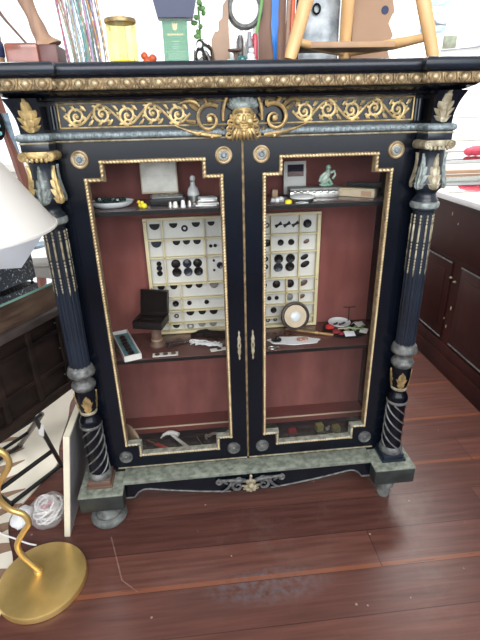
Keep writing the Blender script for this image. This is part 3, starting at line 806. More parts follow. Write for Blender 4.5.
# corner columns
def column(s):
    cx, cy = s * .503, -.034
    gm = 'gilt_bright' if s < 0 else 'gilt_pale'
    mb = MB()
    mb.bb(cx - .033, cx + .033, cy - .033, cy + .033, 1.243, 1.2655, .002)        # block above the capital
    mb.lathe([(.034, 1.218), (.032, 1.212), (.0315, 1.195), (.033, 1.175), (.0375, 1.150), (.041, 1.135), (.040, 1.124), (.034, 1.118), (.028, 1.112), (.026, 1.104), (.029, 1.096), (.034, 1.090), (.034, 1.064), (.0295, 1.060), (.0285, 1.052)], (cx, cy, 0), 28)
    col = mb.build('column', 'lacquer_dull', cab)
    mb = MB()
    mb.bb(cx - .036, cx + .036, cy - .034, cy + .033, 1.227, 1.2435, .003)
    for t in SX:
        mb.lathe([(.003, -.038), (.010, -.038), (.0115, -.034), (.0105, -.01), (.0115, .030), (.003, .032)], (cx + t * .032, cy, 1.232), 16, None, 'y')
        mb.tube(spiral(cx + t * .032, 1.232, cy - .0385, .010, .002, PI / 2, -1.5 * t, 18), .0017, 5)
    for k in range(-2, 3): mb.ball((cx + k * .011, cy - .036, 1.224), (.005, .005, .006), 8)
    mb.build('volute', gm, col)
    mb = MB(); mb.lathe([(.033, 1.086), (.038, 1.083), (.0395, 1.077), (.038, 1.069), (.033, 1.066)], (cx, cy, 0), 28, None, 'z')
    mb.build('ring', 'verdigris', col)
    # long leaves on the bell
    def bell_r(z):
        P_ = [(1.118, .036), (1.124, .040), (1.135, .041), (1.150, .0375), (1.175, .033), (1.195, .0315), (1.215, .0325)]
        for (a, ra), (b, rb) in zip(P_, P_[1:]):
            if z <= b: return ra + (rb - ra) * max(0, (z - a)) / (b - a)
        return .0325
    for k in range(6):
        a0 = -PI / 2 + (k - .0) * PI / 3
        mb = MB()
        acanthus(mb, 0, 1.119, .092, .040, lambda u, z, r: Vector((cx + (bell_r(z) + r) * math.cos(a0 + u / .037), cy + (bell_r(z) + r) * math.sin(a0 + u / .037), z)), .0055, 4)
        mb.build('bell_leaf', (gm if k % 2 else 'verdigris') if s < 0 else ('gilt_pale' if k % 2 == 0 else 'verdigris'), col)
    # fluted shaft
    mb = MB(); nfl = 14
    fl = lambda a, i: 1 - .085 * (max(0, math.cos(nfl * a)) ** .6)
    prof = []
    for i in range(10):
        t = i / 9; prof.append((.0285 + .0022 * math.sin(t * PI * .8), 1.055 - .413 * t))
    mb.lathe(prof[::-1], (cx, cy, 0), nfl * 8, fl)
    sh = mb.build('fluted_shaft', 'lacquer_dull', col)
    nst = 10
    for k in range(nst):
        a = 2 * PI * (k + .5) / nst
        if math.sin(a) > .35: continue
        mb = MB(); rr = .0285
        c = lambda z: (cx + rr * math.cos(a), cy + rr * math.sin(a), z)
        z = 1.046
        for q in range(3): mb.ball(c(z), (.0032, .0032, .0042), 8); z -= .0085
        mb.tube([c(z + .003), c(z), c(z - .045), c(z - .048)], [.0016, .0030, .0030, .0016], 8); z -= .055
        for q in range(2): mb.ball(c(z), (.0032, .0032, .0042), 8); z -= .0085
        mb.tube([c(z + .003), c(z), c(z - .020), c(z - .023)], [.0016, .0028, .0028, .0015], 8); z -= .029
        for q in range(4): mb.ball(c(z), (.0032, .0032, .0042), 8); z -= .0085
        mb.tube([c(z + .004), c(z), c(z - .014)], [.003, .0028, .0005], 8)
        mb.build('bead_string', 'gilt_pale' if s > 0 else 'gilt_pale', sh)
    # lower turned section
    mb = MB()
    mb.lathe([(.028, .646), (.034, .641), (.0375, .636), (.038, .630), (.0405, .626), (.041, .619), (.038, .613), (.032, .610), (.0265, .604), (.025, .594), (.028, .588), (.034, .584), (.0365, .577), (.035, .570), (.030, .566), (.028, .560)][::-1], (cx, cy, 0), 32)
    mb.build('ring', 'tarnish', col)
    mb = MB()
    mb.lathe([(.030, .562), (.031, .550), (.0305, .52), (.0275, .50), (.024, .486), (.0215, .478), (.023, .468), (.029, .458), (.033, .448), (.034, .438), (.032, .430), (.030, .424), (.030, .39), (.031, .30), (.032, .246), (.034, .243)][::-1], (cx, cy, 0), 32)
    mb.build('vase_section', 'lacquer', col)
    for k in range(4):
        a0 = -PI / 2 + k * PI / 2 + (-.25 * s)
        mb = MB(); vr = lambda z: .0240 + (.0305 - .0240) * min(1, max(0, (z - .486) / .04))
        acanthus(mb, 0, .488, .062, .042, lambda u, z, r: Vector((cx + (vr(z) + r) * math.cos(a0 + u / .030), cy + (vr(z) + r) * math.sin(a0 + u / .030), z)), .0030, 3)
        mb.build('vase_leaf', 'gilt', col)
    mb = MB(); mb.lathe([(.023, .474), (.0265, .478), (.0265, .484), (.023, .487)], (cx, cy, 0), 24); mb.build('ring', 'gilt_pale', col)
    mb = MB(); mb.lathe([(.030, .422), (.0345, .426), (.035, .431), (.033, .436), (.030, .438)], (cx, cy, 0), 24); mb.build('ring', 'tarnish', col)
    for k in range(5):
        mb = MB(); pts = []
        for i in range(60):
            t = i / 59; a = s * -1 * (2 * PI * .95 * t) + 2 * PI * k / 5; rr = .0303 + .0016 * (1 - t)
            pts.append((cx + (rr + .0006) * math.cos(a), cy + (rr + .0006) * math.sin(a), .246 + .177 * t))
        mb.tube(pts, .0029, 6); mb.build('spiral_band', 'tarnish', col)
    mb = MB(); mb.lathe([(.030, .222), (.038, .224), (.0405, .231), (.039, .239), (.035, .245), (.030, .250)], (cx, cy, 0), 32); mb.build('ring', 'tarnish', col)
    mb = MB(); mb.bb(cx - .036, cx + .036, cy - .036, cy + .036, .206, .224, .002); mb.bb(cx - .042, cx + .042, cy - .042, cy + .042, .197, .2075, .002)
    pb = mb.build('plinth', 'spool' if s < 0 else 'lacquer_dull', col)
    if s < 0: plabel(pb, 'plinth with its gilding worn to bare brown wood')
for s in SX: column(s)

# ------------------------------------------------------------------ specimen trays and buttons
G_TRAY = 'specimen trays of buttons in the cabinet'
TZ0, TZ1, TYB = .606, 1.018, .245
rows_z = [1.011, .945, .884, .790, .737, .690, .642, .613]      # row boundaries from the top
def tray(label, x0, x1, cols_top, cols_low, nlow):
    t = thing('specimen_tray', label, 'tray', ((x0 + x1) / 2, TYB - .012, TZ0), G_TRAY)
    mb = MB()
    for a, b in ((x0, x0 + .011), (x1 - .011, x1)): mb.bb(a, b, TYB - .026, TYB - .0005, TZ0, TZ1, .001)
    for a, b in ((TZ0, TZ0 + .009), (TZ1 - .009, TZ1)): mb.bb(x0 + .011, x1 - .011, TYB - .026, TYB - .0005, a, b, .001)
    mb.build('frame', 'cream', t)
    mb = MB(); mb.bb(x0 + .01, x1 - .01, TYB - .006, TYB - .001, TZ0 + .008, TZ1 - .008); mb.build('lining', 'trayback', t)
    mb = MB()
    for z in rows_z[1:-1]: mb.bb(x0 + .011, x1 - .011, TYB - .022, TYB - .006, z - .0022, z + .0022)
    for x in cols_top: mb.bb(x - .002, x + .002, TYB - .022, TYB - .006, rows_z[3], TZ1 - .009)
    for x in cols_low: mb.bb(x - .002, x + .002, TYB - .022, TYB - .006, TZ0 + .009, rows_z[3])
    mb.build('divider', 'cream', t)
    mb = MB()
    mb.bm.free()
    for x in (x0 + .006, x1 - .006):
        for z in (TZ1 - .01, rows_z[3] - .008):
            mb = MB(); mb.ball((x, TYB - .0262, z), (.0022, .0012, .0022), 8); plabel(mb.build('pin', 'red', t), 'small red pin in the frame')
    return t
tray('cream specimen tray of buttons behind the left glass door', -.303, -.012, [-.243, -.108], [-.246, -.198], 0)
tray('cream specimen tray of buttons behind the right glass door',   .006, .283, [.116, .213], [.072, .172, .219], 0)
YB = TYB - .0062
def make_button(kind, r, m):
    mb = MB()
    if kind == 'disc':
        mb.lathe([(.0005, -.0034), (r * .55, -.0034), (r * .68, -.0046), (r * .86, -.0052), (r * .97, -.004), (r, -.0015), (r * .95, 0)], (0, 0, 0), 24, None, 'y')
    elif kind == 'dome':
        mb.lathe([(.0004, -r * .42), (r * .4, -r * .38), (r * .75, -r * .26), (r * .95, -r * .12), (r, -.001), (r * .95, 0)], (0, 0, 0), 24, None, 'y')
        for q in range(8): mb.ball((r * .62 * math.cos(q * PI / 4), -r * .33, r * .62 * math.sin(q * PI / 4)), r * .11, 6)
    elif kind == 'half':
        A = [(r * math.cos(PI + PI * i / 16), r * math.sin(PI + PI * i / 16)) for i in range(17)]
        mb.prism([(x * .98, 0, z) for x, z in A] + [(r * .9, 0, r * .14), (-r * .9, 0, r * .14)], (0, -.0026, 0))
        mb.prism([(x * .82, -.0026, z * .82 - r * .02) for x, z in A] + [(r * .74, -.0026, r * .08), (-r * .74, -.0026, r * .08)], (0, -.0018, 0))
        for q in SX: mb.ball((q * r * .25, -.0044, -r * .3), (r * .12, .0010, r * .12), 6)
    elif kind == 'oval':
        mb.lathe([(.0005, -.005), (r * .6, -.0048), (r * .9, -.0035), (r, -.0012), (r * .95, 0)], (0, 0, 0), 24, None, 'y')
        for v_ in mb.bm.verts:
            x, z = v_.co.x, v_.co.z * .62
            v_.co.x, v_.co.z = x * .88 - z * .47, x * .47 + z * .88
    elif kind == 'bow':
        for a in (.5, .5 + PI):
            d = Vector((math.cos(a), 0, math.sin(a)))
            mb.prism([Vector((0, 0, 0)) + Vector((-d.z, 0, d.x)) * r * .25, d * r + Vector((-d.z, 0, d.x)) * r * .5, d * r - Vector((-d.z, 0, d.x)) * r * .5, Vector((0, 0, 0)) - Vector((-d.z, 0, d.x)) * r * .25], (0, -.004, 0))
        mb.ball((0, -.004, 0), (r * .3, .003, r * .3), 8)
    elif kind == 'ring':
        P_ = [(r * .66 * math.cos(2 * PI * i / 20), -.002, r * .66 * math.sin(2 * PI * i / 20)) for i in range(21)]
        mb.tube(P_, r * .3, 6, (YV, .5))
    return mb.build('button', m)
def stamp(src, loc, label, cat='button', group=None, first={}):
    if src.name in first:
        o = src.copy(); COL.objects.link(o)
    else:
        o = src; first[src.name] = 1
    o.location = loc; tag(o, label, cat, group); return o
ORD = ['first', 'second', 'third', 'fourth', 'fifth', 'sixth', 'lowest']
protos = {}
def button(side, row, nth, kind, r, m, x, z, extra=''):
    if side == 'right': r *= 1.22
    if side == 'left':
        r *= 1.5 if r > .005 else 1.2
        if row in (0, 1, 3, 5, 6) and kind in ('disc', 'dome') and r > .008:
            kind = 'half'; z = rows_z[row] - .0026 - r * .14 - (.012 if row == 0 else .005)
    k = (kind, round(r, 4), m)
    if k not in protos: protos[k] = make_button(kind, r, m)
    nm = {'black': 'black', 'navy': 'navy', 'greybutton': 'grey', 'brownbutton': 'brown'}[m]
    kd = {'disc': 'round', 'dome': 'domed', 'oval': 'oval', 'bow': 'bow-shaped', 'ring': 'ring', 'half': 'half-round'}[kind]
    rown = ORD[row] + ' row' if row < 6 else 'lowest row'
    lab = f"{nm} {kd} button {nth}, {rown} of {side} tray"
    stamp(protos[k], (x, YB, z), lab, 'button', f'buttons in the {side} specimen tray')
# left tray (x read along each row)
def lx(px_, row): 
    a, b = {0: (145, 222), 1: (146.5, 222), 2: (148, 221.5), 3: (150.5, 221.5), 4: (152, 221), 5: (153.5, 221), 6: (155, 221)}[row]
    return -.292 + (130 + px_ / 4.364 - a) / (b - a) * .240
RZ = [(.978, .952), (.915, .890), (.862, .822), (.765, .742), (.714, .695), (.667, .648), (.629, .618)]
NTH = ['at the far left', 'second from the left', 'third from the left', 'fourth from the left', 'fifth from the left', 'sixth from the left']
for row, items in enumerate([
    [('dome', .0115, 100), ('disc', .0092, 185), ('ring', .008, 235), ('disc', .0092, 288), ('disc', .008, 358)],
    [('disc', .0115, 106), ('disc', .0085, 197), ('disc', .0080, 243), ('disc', .0085, 291), ('disc', .0048, 352), ('disc', .0048, 373)]]):
    for i, (k, r, p_) in enumerate(items): button('left', row, NTH[i], k, r, 'black' if i != 0 or row == 0 else 'navy', lx(p_, row), RZ[row][0] + .001 * (i % 2))
for i, (k, r, p_, m) in enumerate([('dome', .0105, 190, 'black'), ('dome', .0100, 241, 'navy'), ('dome', .0102, 288, 'black')]):
    button('left', 2, ['upper left of the six', 'upper middle of the six', 'upper right of the six'][i], k, r, m, lx(p_, 2), .858)
    button('left', 2, ['lower left of the six', 'lower middle of the six', 'lower right of the six'][i], 'disc', r * 1.02, 'black' if i != 1 else 'navy', lx(p_ + 2, 2), .829)
for z, n_ in ((.862, 'top of far left three'), (.846, 'middle of far left three'), (.828, 'bottom of far left three')):
    button('left', 2, n_, 'disc', .0056 + (.0008 if z < .85 else 0), 'black', lx(115, 2), z)
button('left', 2, 'tiny and upper at the right', 'disc', .0034, 'black', lx(362, 2), .864)
button('left', 2, 'tiny and lower at the right', 'disc', .0034, 'black', lx(362, 2), .830)
button('left', 2, 'touching the far right edge', 'disc', .0078, 'navy', lx(390, 2), .846)
for row, items in ((3, [('dome', .0085, 124, 'black'), ('dome', .0085, 180, 'black'), ('disc', .0080, 247, 'black'), ('disc', .0080, 293, 'black'), ('dome', .0105, 360, 'greybutton')]),
                   (4, [('disc', .0075, 186, 'black'), ('disc', .0055, 246, 'black'), ('disc', .0055, 322, 'black')]),
                   (5, [('ring', .006, 190, 'brownbutton'), ('disc', .0095, 250, 'black'), ('disc', .0090, 302, 'black'), ('disc', .0098, 352, 'black')]),
                   (6, [('disc', .0085, 190, 'black'), ('ring', .0092, 250, 'greybutton'), ('disc', .0088, 300, 'greybutton'), ('disc', .0092, 348, 'greybutton')])):
    for i, (k, r, p_, m) in enumerate(items): button('left', row, NTH[i], k, r, m, lx(p_, row), RZ[row][0] - (.004 if row == 6 else 0))
def rx(px_, row):
    a, b = {0: (266, 321), 1: (266, 320.5), 2: (266.5, 319.5), 3: (267, 318), 4: (267, 317.5), 5: (267.3, 317), 6: (267.6, 316.5)}[row]
    return .094 + (260 + px_ / 4.575 - a) / (b - a) * .181
for row, items in ((0, [('ring', .008, 40, 'brownbutton'), ('bow', .010, 94, 'black'), ('bow', .010, 134, 'black'), ('bow', .010, 174, 'black'), ('disc', .0118, 231, 'black')]),
                   (1, [('dome', .0105, 42, 'black'), ('disc', .0088, 105, 'black'), ('disc', .0088, 155, 'black'), ('oval', .0092, 228, 'brownbutton')]),
                   (3, [('disc', .0065, 34, 'black'), ('dome', .0118, 88, 'black'), ('dome', .0125, 150, 'black'), ('oval', .0132, 213, 'brownbutton')]),
                   (4, [('disc', .0065, 55, 'black'), ('disc', .0062, 89, 'black'), ('dome', .0108, 149, 'greybutton'), ('oval', .0100, 206, 'brownbutton')]),
                   (5, [('disc', .0092, 76, 'black'), ('disc', .0096, 144, 'black'), ('disc', .0096, 203, 'black')]),
                   (6, [('ring', .0075, 50, 'black'), ('ring', .0060, 84, 'black')])):
    for i, (k, r, p_, m) in enumerate(items): button('right', row, NTH[i], k, r, m, rx(p_, row), RZ[row][0] - (.002 if row == 0 else 0))
for i, (p_, m) in enumerate(((97, 'black'), (152, 'black'))):
    button('right', 2, ['upper left of the four', 'upper right of the four'][i], 'disc', .0132, m, rx(p_, 2), .858)
    button('right', 2, ['lower left of the four', 'lower right of the four'][i], 'disc', .0134, 'navy' if i == 0 else m, rx(p_ - 2, 2), .828)
button('right', 2, 'upper of the right-hand pair', 'oval', .0120, 'black', rx(218, 2), .860)
button('right', 2, 'lower of the right-hand pair', 'oval', .0140, 'black', rx(222, 2), .834)
button('right', 2, 'upper of the far left pair', 'ring', .008, 'black', rx(36, 2), .860)
button('right', 2, 'lower of the far left pair', 'ring', .008, 'black', rx(36, 2), .832)

# ------------------------------------------------------------------ upper shelf, left door
S1 = 1.0762
t = thing('oval_dish', 'white oval china dish of dark stones at left of upper shelf', 'dish', (-.372, .112, S1))
mb = MB(); mb.lathe([(.001, .004), (.030, .004), (.046, .008), (.058, .014), (.062, .019), (.064, .019), (.060, .012), (.048, .004), (.034, 0), (.001, 0)], (0, 0, 0), 36)
for v_ in mb.bm.verts: v_.co = Vector((-.372 + v_.co.x, .112 + v_.co.y * .72, S1 + v_.co.z))
mb.build('bowl', 'china', t)
for i, (dx, dy, r) in enumerate(((-.034, -.006, .013), (-.020, .010, .012), (-.012, -.012, .012), (.002, .004, .014), (.016, -.010, .011), (.022, .008, .012), (.034, -.003, .010))):
    mb = MB(); mb.ball((0, 0, 0), (r, r * .8, r * .62), 8)
    rnd = random.Random(i)
    for v_ in mb.bm.verts: v_.co *= 1 + rnd.uniform(-.16, .16)
    tag(mb.build('polished_stone', 'greenstone', None, None, 20), ['dark green stone at far left of the white oval dish', 'dark green stone behind left in the white oval dish', 'dark green stone front left in the white oval dish', 'largest dark green stone mid white oval dish', 'dark green stone front right in the white oval dish', 'dark green stone behind right in the white oval dish', 'smallest dark green stone at right of the white oval dish'][i], 'stone', 'dark stones in the oval dish').location = (-.372 + dx, .112 + dy, S1 + .0155 + r * .3 + abs(dx) * .12)
for i, (x, y) in enumerate(((-.286, .085), (-.276, .072))):
    t = thing('yellow_chick', ['yellow toy chick, the left of two beside the oval dish', 'yellow toy chick, the right of two beside the jewel box'][i], 'toy', (x, y, S1), 'yellow toy chicks')
    mb = MB(); mb.ball((x, y, S1 + .0075), (.0085, .007, .0076), 12); mb.ball((x - .005, y - .002, S1 + .017), .0052, 10); mb.build('body', 'yellow', t)
    mb = MB(); mb.tube([(x - .0095, y - .003, S1 + .0165), (x - .0125, y - .004, S1 + .016)], [.0018, .0005], 6); mb.build('beak', 'orange', t)
# open jewel box with satin lid
t = thing('jewel_box', 'dark open jewel box with ivory satin lined lid', 'box', (-.215, .15, S1))
mb = MB(); R = rotz(.06)
mb.box((-.212, .140, S1 + .011), (.105, .085, .022), R, .003); mb.build('base', 'black', t)
mb = MB(); mb.box((-.212, .138, S1 + .0222), (.090, .070, .006), R, .002)
for k in range(5): mb.ball((-.235 + k * .014, .135 + .01 * (k % 2), S1 + .024), (.008, .009, .004), 8)
mb.build('satin_pad', 'greybutton', t)
mb = MB(); RL = rotx(-.10)
mb.box((-.236, .199, S1 + .075), (.112, .012, .106), RL, .003); lid = mb.build('lid', 'ivory', t)
mb = MB(); n = 14
rows = []
for i in range(n + 1):
    row = []
    for j in range(n + 1):
        u, w_ = -1 + 2 * i / n, -1 + 2 * j / n
        p = Vector((u * .052, -.0065 - .006 * (1 - u ** 4) * (1 - w_ ** 4) * (.75 + .5 * mnoise.noise(Vector((u * 2.5, w_ * 3.5, 2)))), w_ * .047))
        row.append(Vector((-.236, .199, S1 + .075)) + RL @ p)
    rows.append(row)
mb.grid(rows); mb.build('satin_lining', 'satin', lid)
# scent bottle
t = thing('scent_bottle', 'clear glass scent bottle with ball stopper beside the satin lid', 'bottle', (-.135, .165, S1))
mb = MB(); mb.lathe([(.001, .0), (.013, 0), (.017, .010), (.0185, .024), (.015, .038), (.008, .046), (.0065, .056), (.009, .058)], (-.135, .165, S1), 20); mb.build('body', 'quartz', t)
mb = MB(); mb.ball((-.135, .165, S1 + .067), (.009, .009, .0095), 12); mb.build('stopper', 'quartz', t)
mb = MB(); mb.lathe([(.0175, .001), (.0178, .012), (.0182, .018), (.001, .018)], (-.135, .165, S1), 20); mb.build('foot_band', 'silver', t)
for i, (x, m_) in enumerate(((-.202, 'silver'), (-.188, 'satin'), (-.166, 'china'), (-.147, 'silver'))):
    mb = MB(); h = (.018, .017, .021, .019)[i]
    mb.lathe([(.0075, 0), (.0082, .003), (.0066, .006), (.0058, h * .8), (.004, h * .97), (.0005, h)], (0, 0, 0), 16)
    tag(mb.build('thimble', m_), ['silver thimble at far left of the row before the jewel box', 'dull ivory thimble second in the row before the jewel box', 'bright white thimble third in the row before the jewel box', 'silver thimble at far right before the scent bottle'][i], 'thimble', 'thimbles on the upper shelf').location = (x, .066 + .004 * (i % 2), S1)
for i, (z, w_, rz, m_) in enumerate(((0, .062, .1, 'white'), (.008, .056, -.05, 'silver'), (.014, .050, .2, 'paper'))):
    mb = MB(); mb.box((0, 0, .0035), (w_, .042, .006), rotz(rz), .001)
    tag(mb.build('small_packet', m_), ['white flat packet at the bottom of the small pile', 'grey flat packet in the middle of the small pile', 'white flat packet on top of the small pile'][i], 'packet', 'pile of packets at the left door').location = (-.095, .105, S1 + z)
mb = MB(); mb.box((-.100, .075, S1 + .0015), (.06, .006, .003), rotz(-.1)); tag(mb.build('paper_strip', 'paper'), 'thin white strip lying before the pile of packets', 'strip')

# ------------------------------------------------------------------ upper shelf, right door
t = thing('photo_card', 'upright white card with a dark red and blue picture at top', 'card', (.160, .215, S1))
mb = MB(); RL = rotx(-.10); c = Vector((.190, .222, S1 + .051)); mb.box(c, (.072, .004, .100), RL, .0005); mb.build('card', 'white', t)
mb = MB(); mb.box(c + RL @ Vector((.002, -.0024, .022)), (.052, .0012, .036), RL); mb.build('picture', 'picture', t)
mb = MB(); mb.box(c + RL @ Vector((.002, -.0032, .012)), (.052, .0006, .014), RL); plabel(mb.build('picture_band', 'darkredwood', t), 'dark red lower half of the picture')
mb = MB(); mb.box((.112, .150, S1 + .014), (.018, .016, .028), rotz(.1), .002); tag(mb.build('wooden_block', 'tan'), 'small tan wooden block at left of right-hand upper shelf', 'block')
for i, (x, y, r) in enumerate(((.098, .095, .008), (.110, .090, .009), (.122, .098, .010), (.104, .108, .007), (.116, .110, .008))):
    mb = MB(); mb.ball((0, 0, 0), (r, r * .9, r * .8), 6); rnd = random.Random(i + 20)
    for v_ in mb.bm.verts: v_.co *= 1 + rnd.uniform(-.25, .25)
    tag(mb.build('quartz_pebble', 'quartz', None, None, 15), 'white quartz pebble, ' + ['leftmost of the five before the wooden block', 'second from left in front of the wooden block', 'largest and rightmost before the wooden block', 'small one tucked behind left by the wooden block', 'one tucked behind right by the wooden block'][i], 'pebble', 'white quartz pebbles').location = (x, y, S1 + r * .62)
t = thing('silver_casket', 'long grey silver box with hinged lid on upper shelf', 'box', (.235, .155, S1))
mb = MB(); R = rotz(-.03); mb.box((.233, .155, S1 + .010), (.150, .050, .020), R, .002); mb.build('base', 'silver', t)
mb = MB(); mb.box((.233, .155, S1 + .026), (.152, .052, .010), R, .004); mb.build('lid', 'greybutton', t)
mb = MB()
for k in range(7): mb.ball((.172 + k * .020, .1285, S1 + .021 - k * .0006), (.006, .0015, .004), 8)
mb.build('clasp_row', 'silver', t)
# green crouching figurine
t = thing('green_figurine', 'small green glazed crouching figure sitting on the silver box', 'figurine', (.268, .155, S1 + .031))
fz = S1 + .031; fx_ = .273; fy = .155
mb = MB()
mb.ball((fx_, fy, fz + .005), (.022, .014, .006), 14)
mb.ball((fx_ - .004, fy, fz + .017), (.015, .012, .014), 14)
mb.tube([(fx_ - .006, fy, fz + .020), (fx_ + .004, fy, fz + .038), (fx_ + .006, fy, fz + .048)], [.012, .010, .006], 10)
mb.ball((fx_ + .005, fy - .003, fz + .055), (.0085, .008, .009), 12)
mb.tube([(fx_ + .012, fy - .004, fz + .040), (fx_ + .022, fy - .007, fz + .046), (fx_ + .026, fy - .006, fz + .034), (fx_ + .018, fy - .008, fz + .022)], [.005, .0045, .004, .0035], 8)
mb.tube([(fx_ - .004, fy - .004, fz + .040), (fx_ - .018, fy - .008, fz + .030), (fx_ - .022, fy - .006, fz + .016)], [.005, .0045, .0035], 8)
mb.tube([(fx_ - .010, fy - .008, fz + .012), (fx_ + .006, fy - .014, fz + .022), (fx_ + .016, fy - .012, fz + .006)], [.007, .006, .005], 8)
mb.build('body', 'jade', t)
t = thing('glass_dish', 'clear round lidded glass dish before the silver box', 'dish', (.182, .078, S1))
mb = MB(); mb.lathe([(.001, 0), (.030, 0), (.034, .004), (.035, .012), (.033, .013)], (.182, .078, S1), 28); mb.build('base', 'clear', t)
mb = MB(); mb.lathe([(.036, .0125), (.036, .016), (.025, .021), (.001, .023)], (.182, .078, S1), 28); mb.build('lid', 'quartz', t)
mb = MB(); mb.lathe([(.010, 0), (.011, .004), (.009, .009), (.004, .011), (.0005, .011)], (.138, .062, S1), 14); tag(mb.build('yellow_bead', 'yellow'), 'small yellow bead beside the clear glass dish', 'bead')
t = thing('ivory_box', 'long cream box with brown end panel at right of upper shelf', 'box', (.36, .12, S1))
R = rotz(-.62)
mb = MB(); mb.box((.362, .140, S1 + .011), (.130, .034, .022), R, .003); mb.build('body', 'ivory', t)
mb = MB(); mb.box(Vector((.362, .140, S1 + .0115)) + R @ Vector((.040, -.0172, 0)), (.032, .0015, .015), R); mb.build('end_panel', 'tan', t)
mb = MB(); mb.box((.362, .140, S1 + .0235), (.126, .030, .003), R, .001); mb.build('lid', 'cream', t)
t = thing('folded_fan', 'dark folded fan lying on the cream box', 'fan', (.385, .15, S1 + .025))
mb = MB()
for k in range(7):
    a = -.60 + k * .05; R = rotz(a)
    mb.box(Vector((.352, .170, S1 + .0275 + k * .0016)) + R @ Vector((.045, 0, 0)), (.105, .010, .0022), R)
mb.build('stick', 'black', t)
mb = MB()
for k in range(9):
    mb.tube(bez((.425, .14, S1 + .030), (.435 + .004 * k, .13, S1 + .036 - .002 * k), (.445, .125 + .003 * k, S1 + .020), (.440 + .003 * k, .118 + .004 * k, S1 + .003), 8), .0018, 5)
mb.build('tassel', 'blackmatte', t)
mb = MB(); mb.tube([(.455, .10, S1 + .002), (.462, .108, S1 + .003), (.470, .098, S1 + .002)], .0017, 6); mb.tube([(.462, .108, S1 + .003), (.464, .122, S1 + .012), (.468, .128, S1 + .020)], .0015, 6)
tag(mb.build('wishbone', 'white'), 'tiny white forked bone at far right of upper shelf', 'bone')

# ------------------------------------------------------------------ lower shelf, left door
S2 = .6053
t = thing('oval_button_box', 'narrow white box with blue lining holding dark ovals', 'box', (-.392, .138, S2))
R = rotz(PI / 2 + .34)
def Bx(p): return Vector((-.392, .138, S2)) + R @ Vector(p)
mb = MB(); mb.box(Bx((0, 0, .002)), (.200, .052, .004), R)
for s in SX: mb.box(Bx((0, s * .026, .010)), (.204, .003, .020), R); mb.box(Bx((s * .1005, 0, .010)), (.003, .050, .020), R)
mb.build('box', 'white', t)
mb = MB(); mb.box(Bx((-.002, 0, .007)), (.190, .048, .006), R); mb.build('lining', 'aqua', t)
for k in range(6):
    mb = MB(); mb.ball((0, 0, 0), (.011, .0165, .006), 12, rotz(.25))
    o = mb.build('dark_oval', 'black'); o.location = Bx((-.072 + k * .025, .001 * (k % 2), .0145))
    tag(o, ['dark oval bead nearest the glass in the blue-lined box', 'second dark oval bead from the glass in the blue-lined box', 'third dark oval bead from the glass in the blue-lined box', 'fourth dark oval bead from the glass in the blue-lined box', 'fifth dark oval bead from the glass in the blue-lined box', 'dark oval bead farthest back in the blue-lined box'][k], 'bead', 'dark ovals in the blue-lined box')
t = thing('wooden_spool', 'brown turned wooden spool carrying the black case', 'spool', (-.288, .140, S2))
mb = MB(); mb.lathe([(.001, 0), (.025, 0), (.026, .004), (.022, .009), (.0185, .014), (.017, .030), (.017, .070), (.018, .082), (.001, .082)], (-.288, .140, S2), 28); mb.build('core', 'spool', t)
mb = MB(); mb.lathe([(.0172, .020), (.019, .022), (.019, .024), (.0172, .026)], (-.288, .140, S2), 28); mb.build('groove', 'tan', t)
t = thing('jewellery_case', 'open black jewellery case standing on the wooden spool', 'case', (-.288, .140, S2 + .0825))
R = rotz(-.26); cz_ = S2 + .0825
def Jx(p): return Vector((-.300, .130, cz_)) + R @ Vector(p)
mb = MB(); mb.box(Jx((0, 0, .002)), (.098, .078, .004), R)
for s in SX: mb.box(Jx((s * .0475, 0, .0125)), (.003, .078, .025), R); mb.box(Jx((0, s * .0375, .0125)), (.092, .003, .025), R)
mb.build('base', 'black', t)
mb = MB(); mb.box(Jx((0, 0, .011)), (.091, .071, .014), R, .003); mb.box(Jx((0, .005, .0185)), (.050, .010, .006), R, .003); mb.build('velvet_insert', 'blackmatte', t)
RL = R @ rotx(-.28)
lc = Jx((0, .0515, .062))
mb = MB(); mb.box(lc, (.098, .008, .080), RL, .002); lid = mb.build('lid', 'black', t)
mb = MB(); mb.box(lc + RL @ Vector((0, -.0042, 0)), (.088, .002, .070), RL, .001); mb.build('lid_lining', 'blackmatte', lid)
mb = MB()
for s in SX: mb.tube([Jx((s * .03 - .006, .0395, .024)), Jx((s * .03 + .006, .0395, .024))], .0018, 6)
mb.build('hinge', 'bronze_ring', t)
def button_card(name, label, c, w_, h_, rz, n, m, colr, group=None):
    t = thing(name, label, 'card', (c[0], c[1], c[2]), group)
    R = rotz(rz)
    mb = MB(); mb.box(Vector(c) + Vector((0, 0, .001)), (w_, h_, .002), R); mb.build('card', 'white', t)
    for k in range(n):
        p = Vector(c) + R @ Vector(((k - (n - 1) / 2) * w_ / max(n, 1) * .95, 0, .002))
        mb = MB(); mb.lathe([(.0005, .004), (m * .6, .004), (m * .9, .003), (m, .001), (m * .9, 0)], p, 16); mb.build('sewn_button', colr, t)
    return t
button_card('button_card', 'white card with three dark buttons at the shelf front', (-.258, .067, S2), .082, .024, .02, 3, .0085, 'brownbutton', 'button cards')
button_card('button_card', 'white card with one dark button at right end of shelf', (-.082, .078, S2), .058, .018, .18, 1, .008, 'brownbutton', 'button cards')
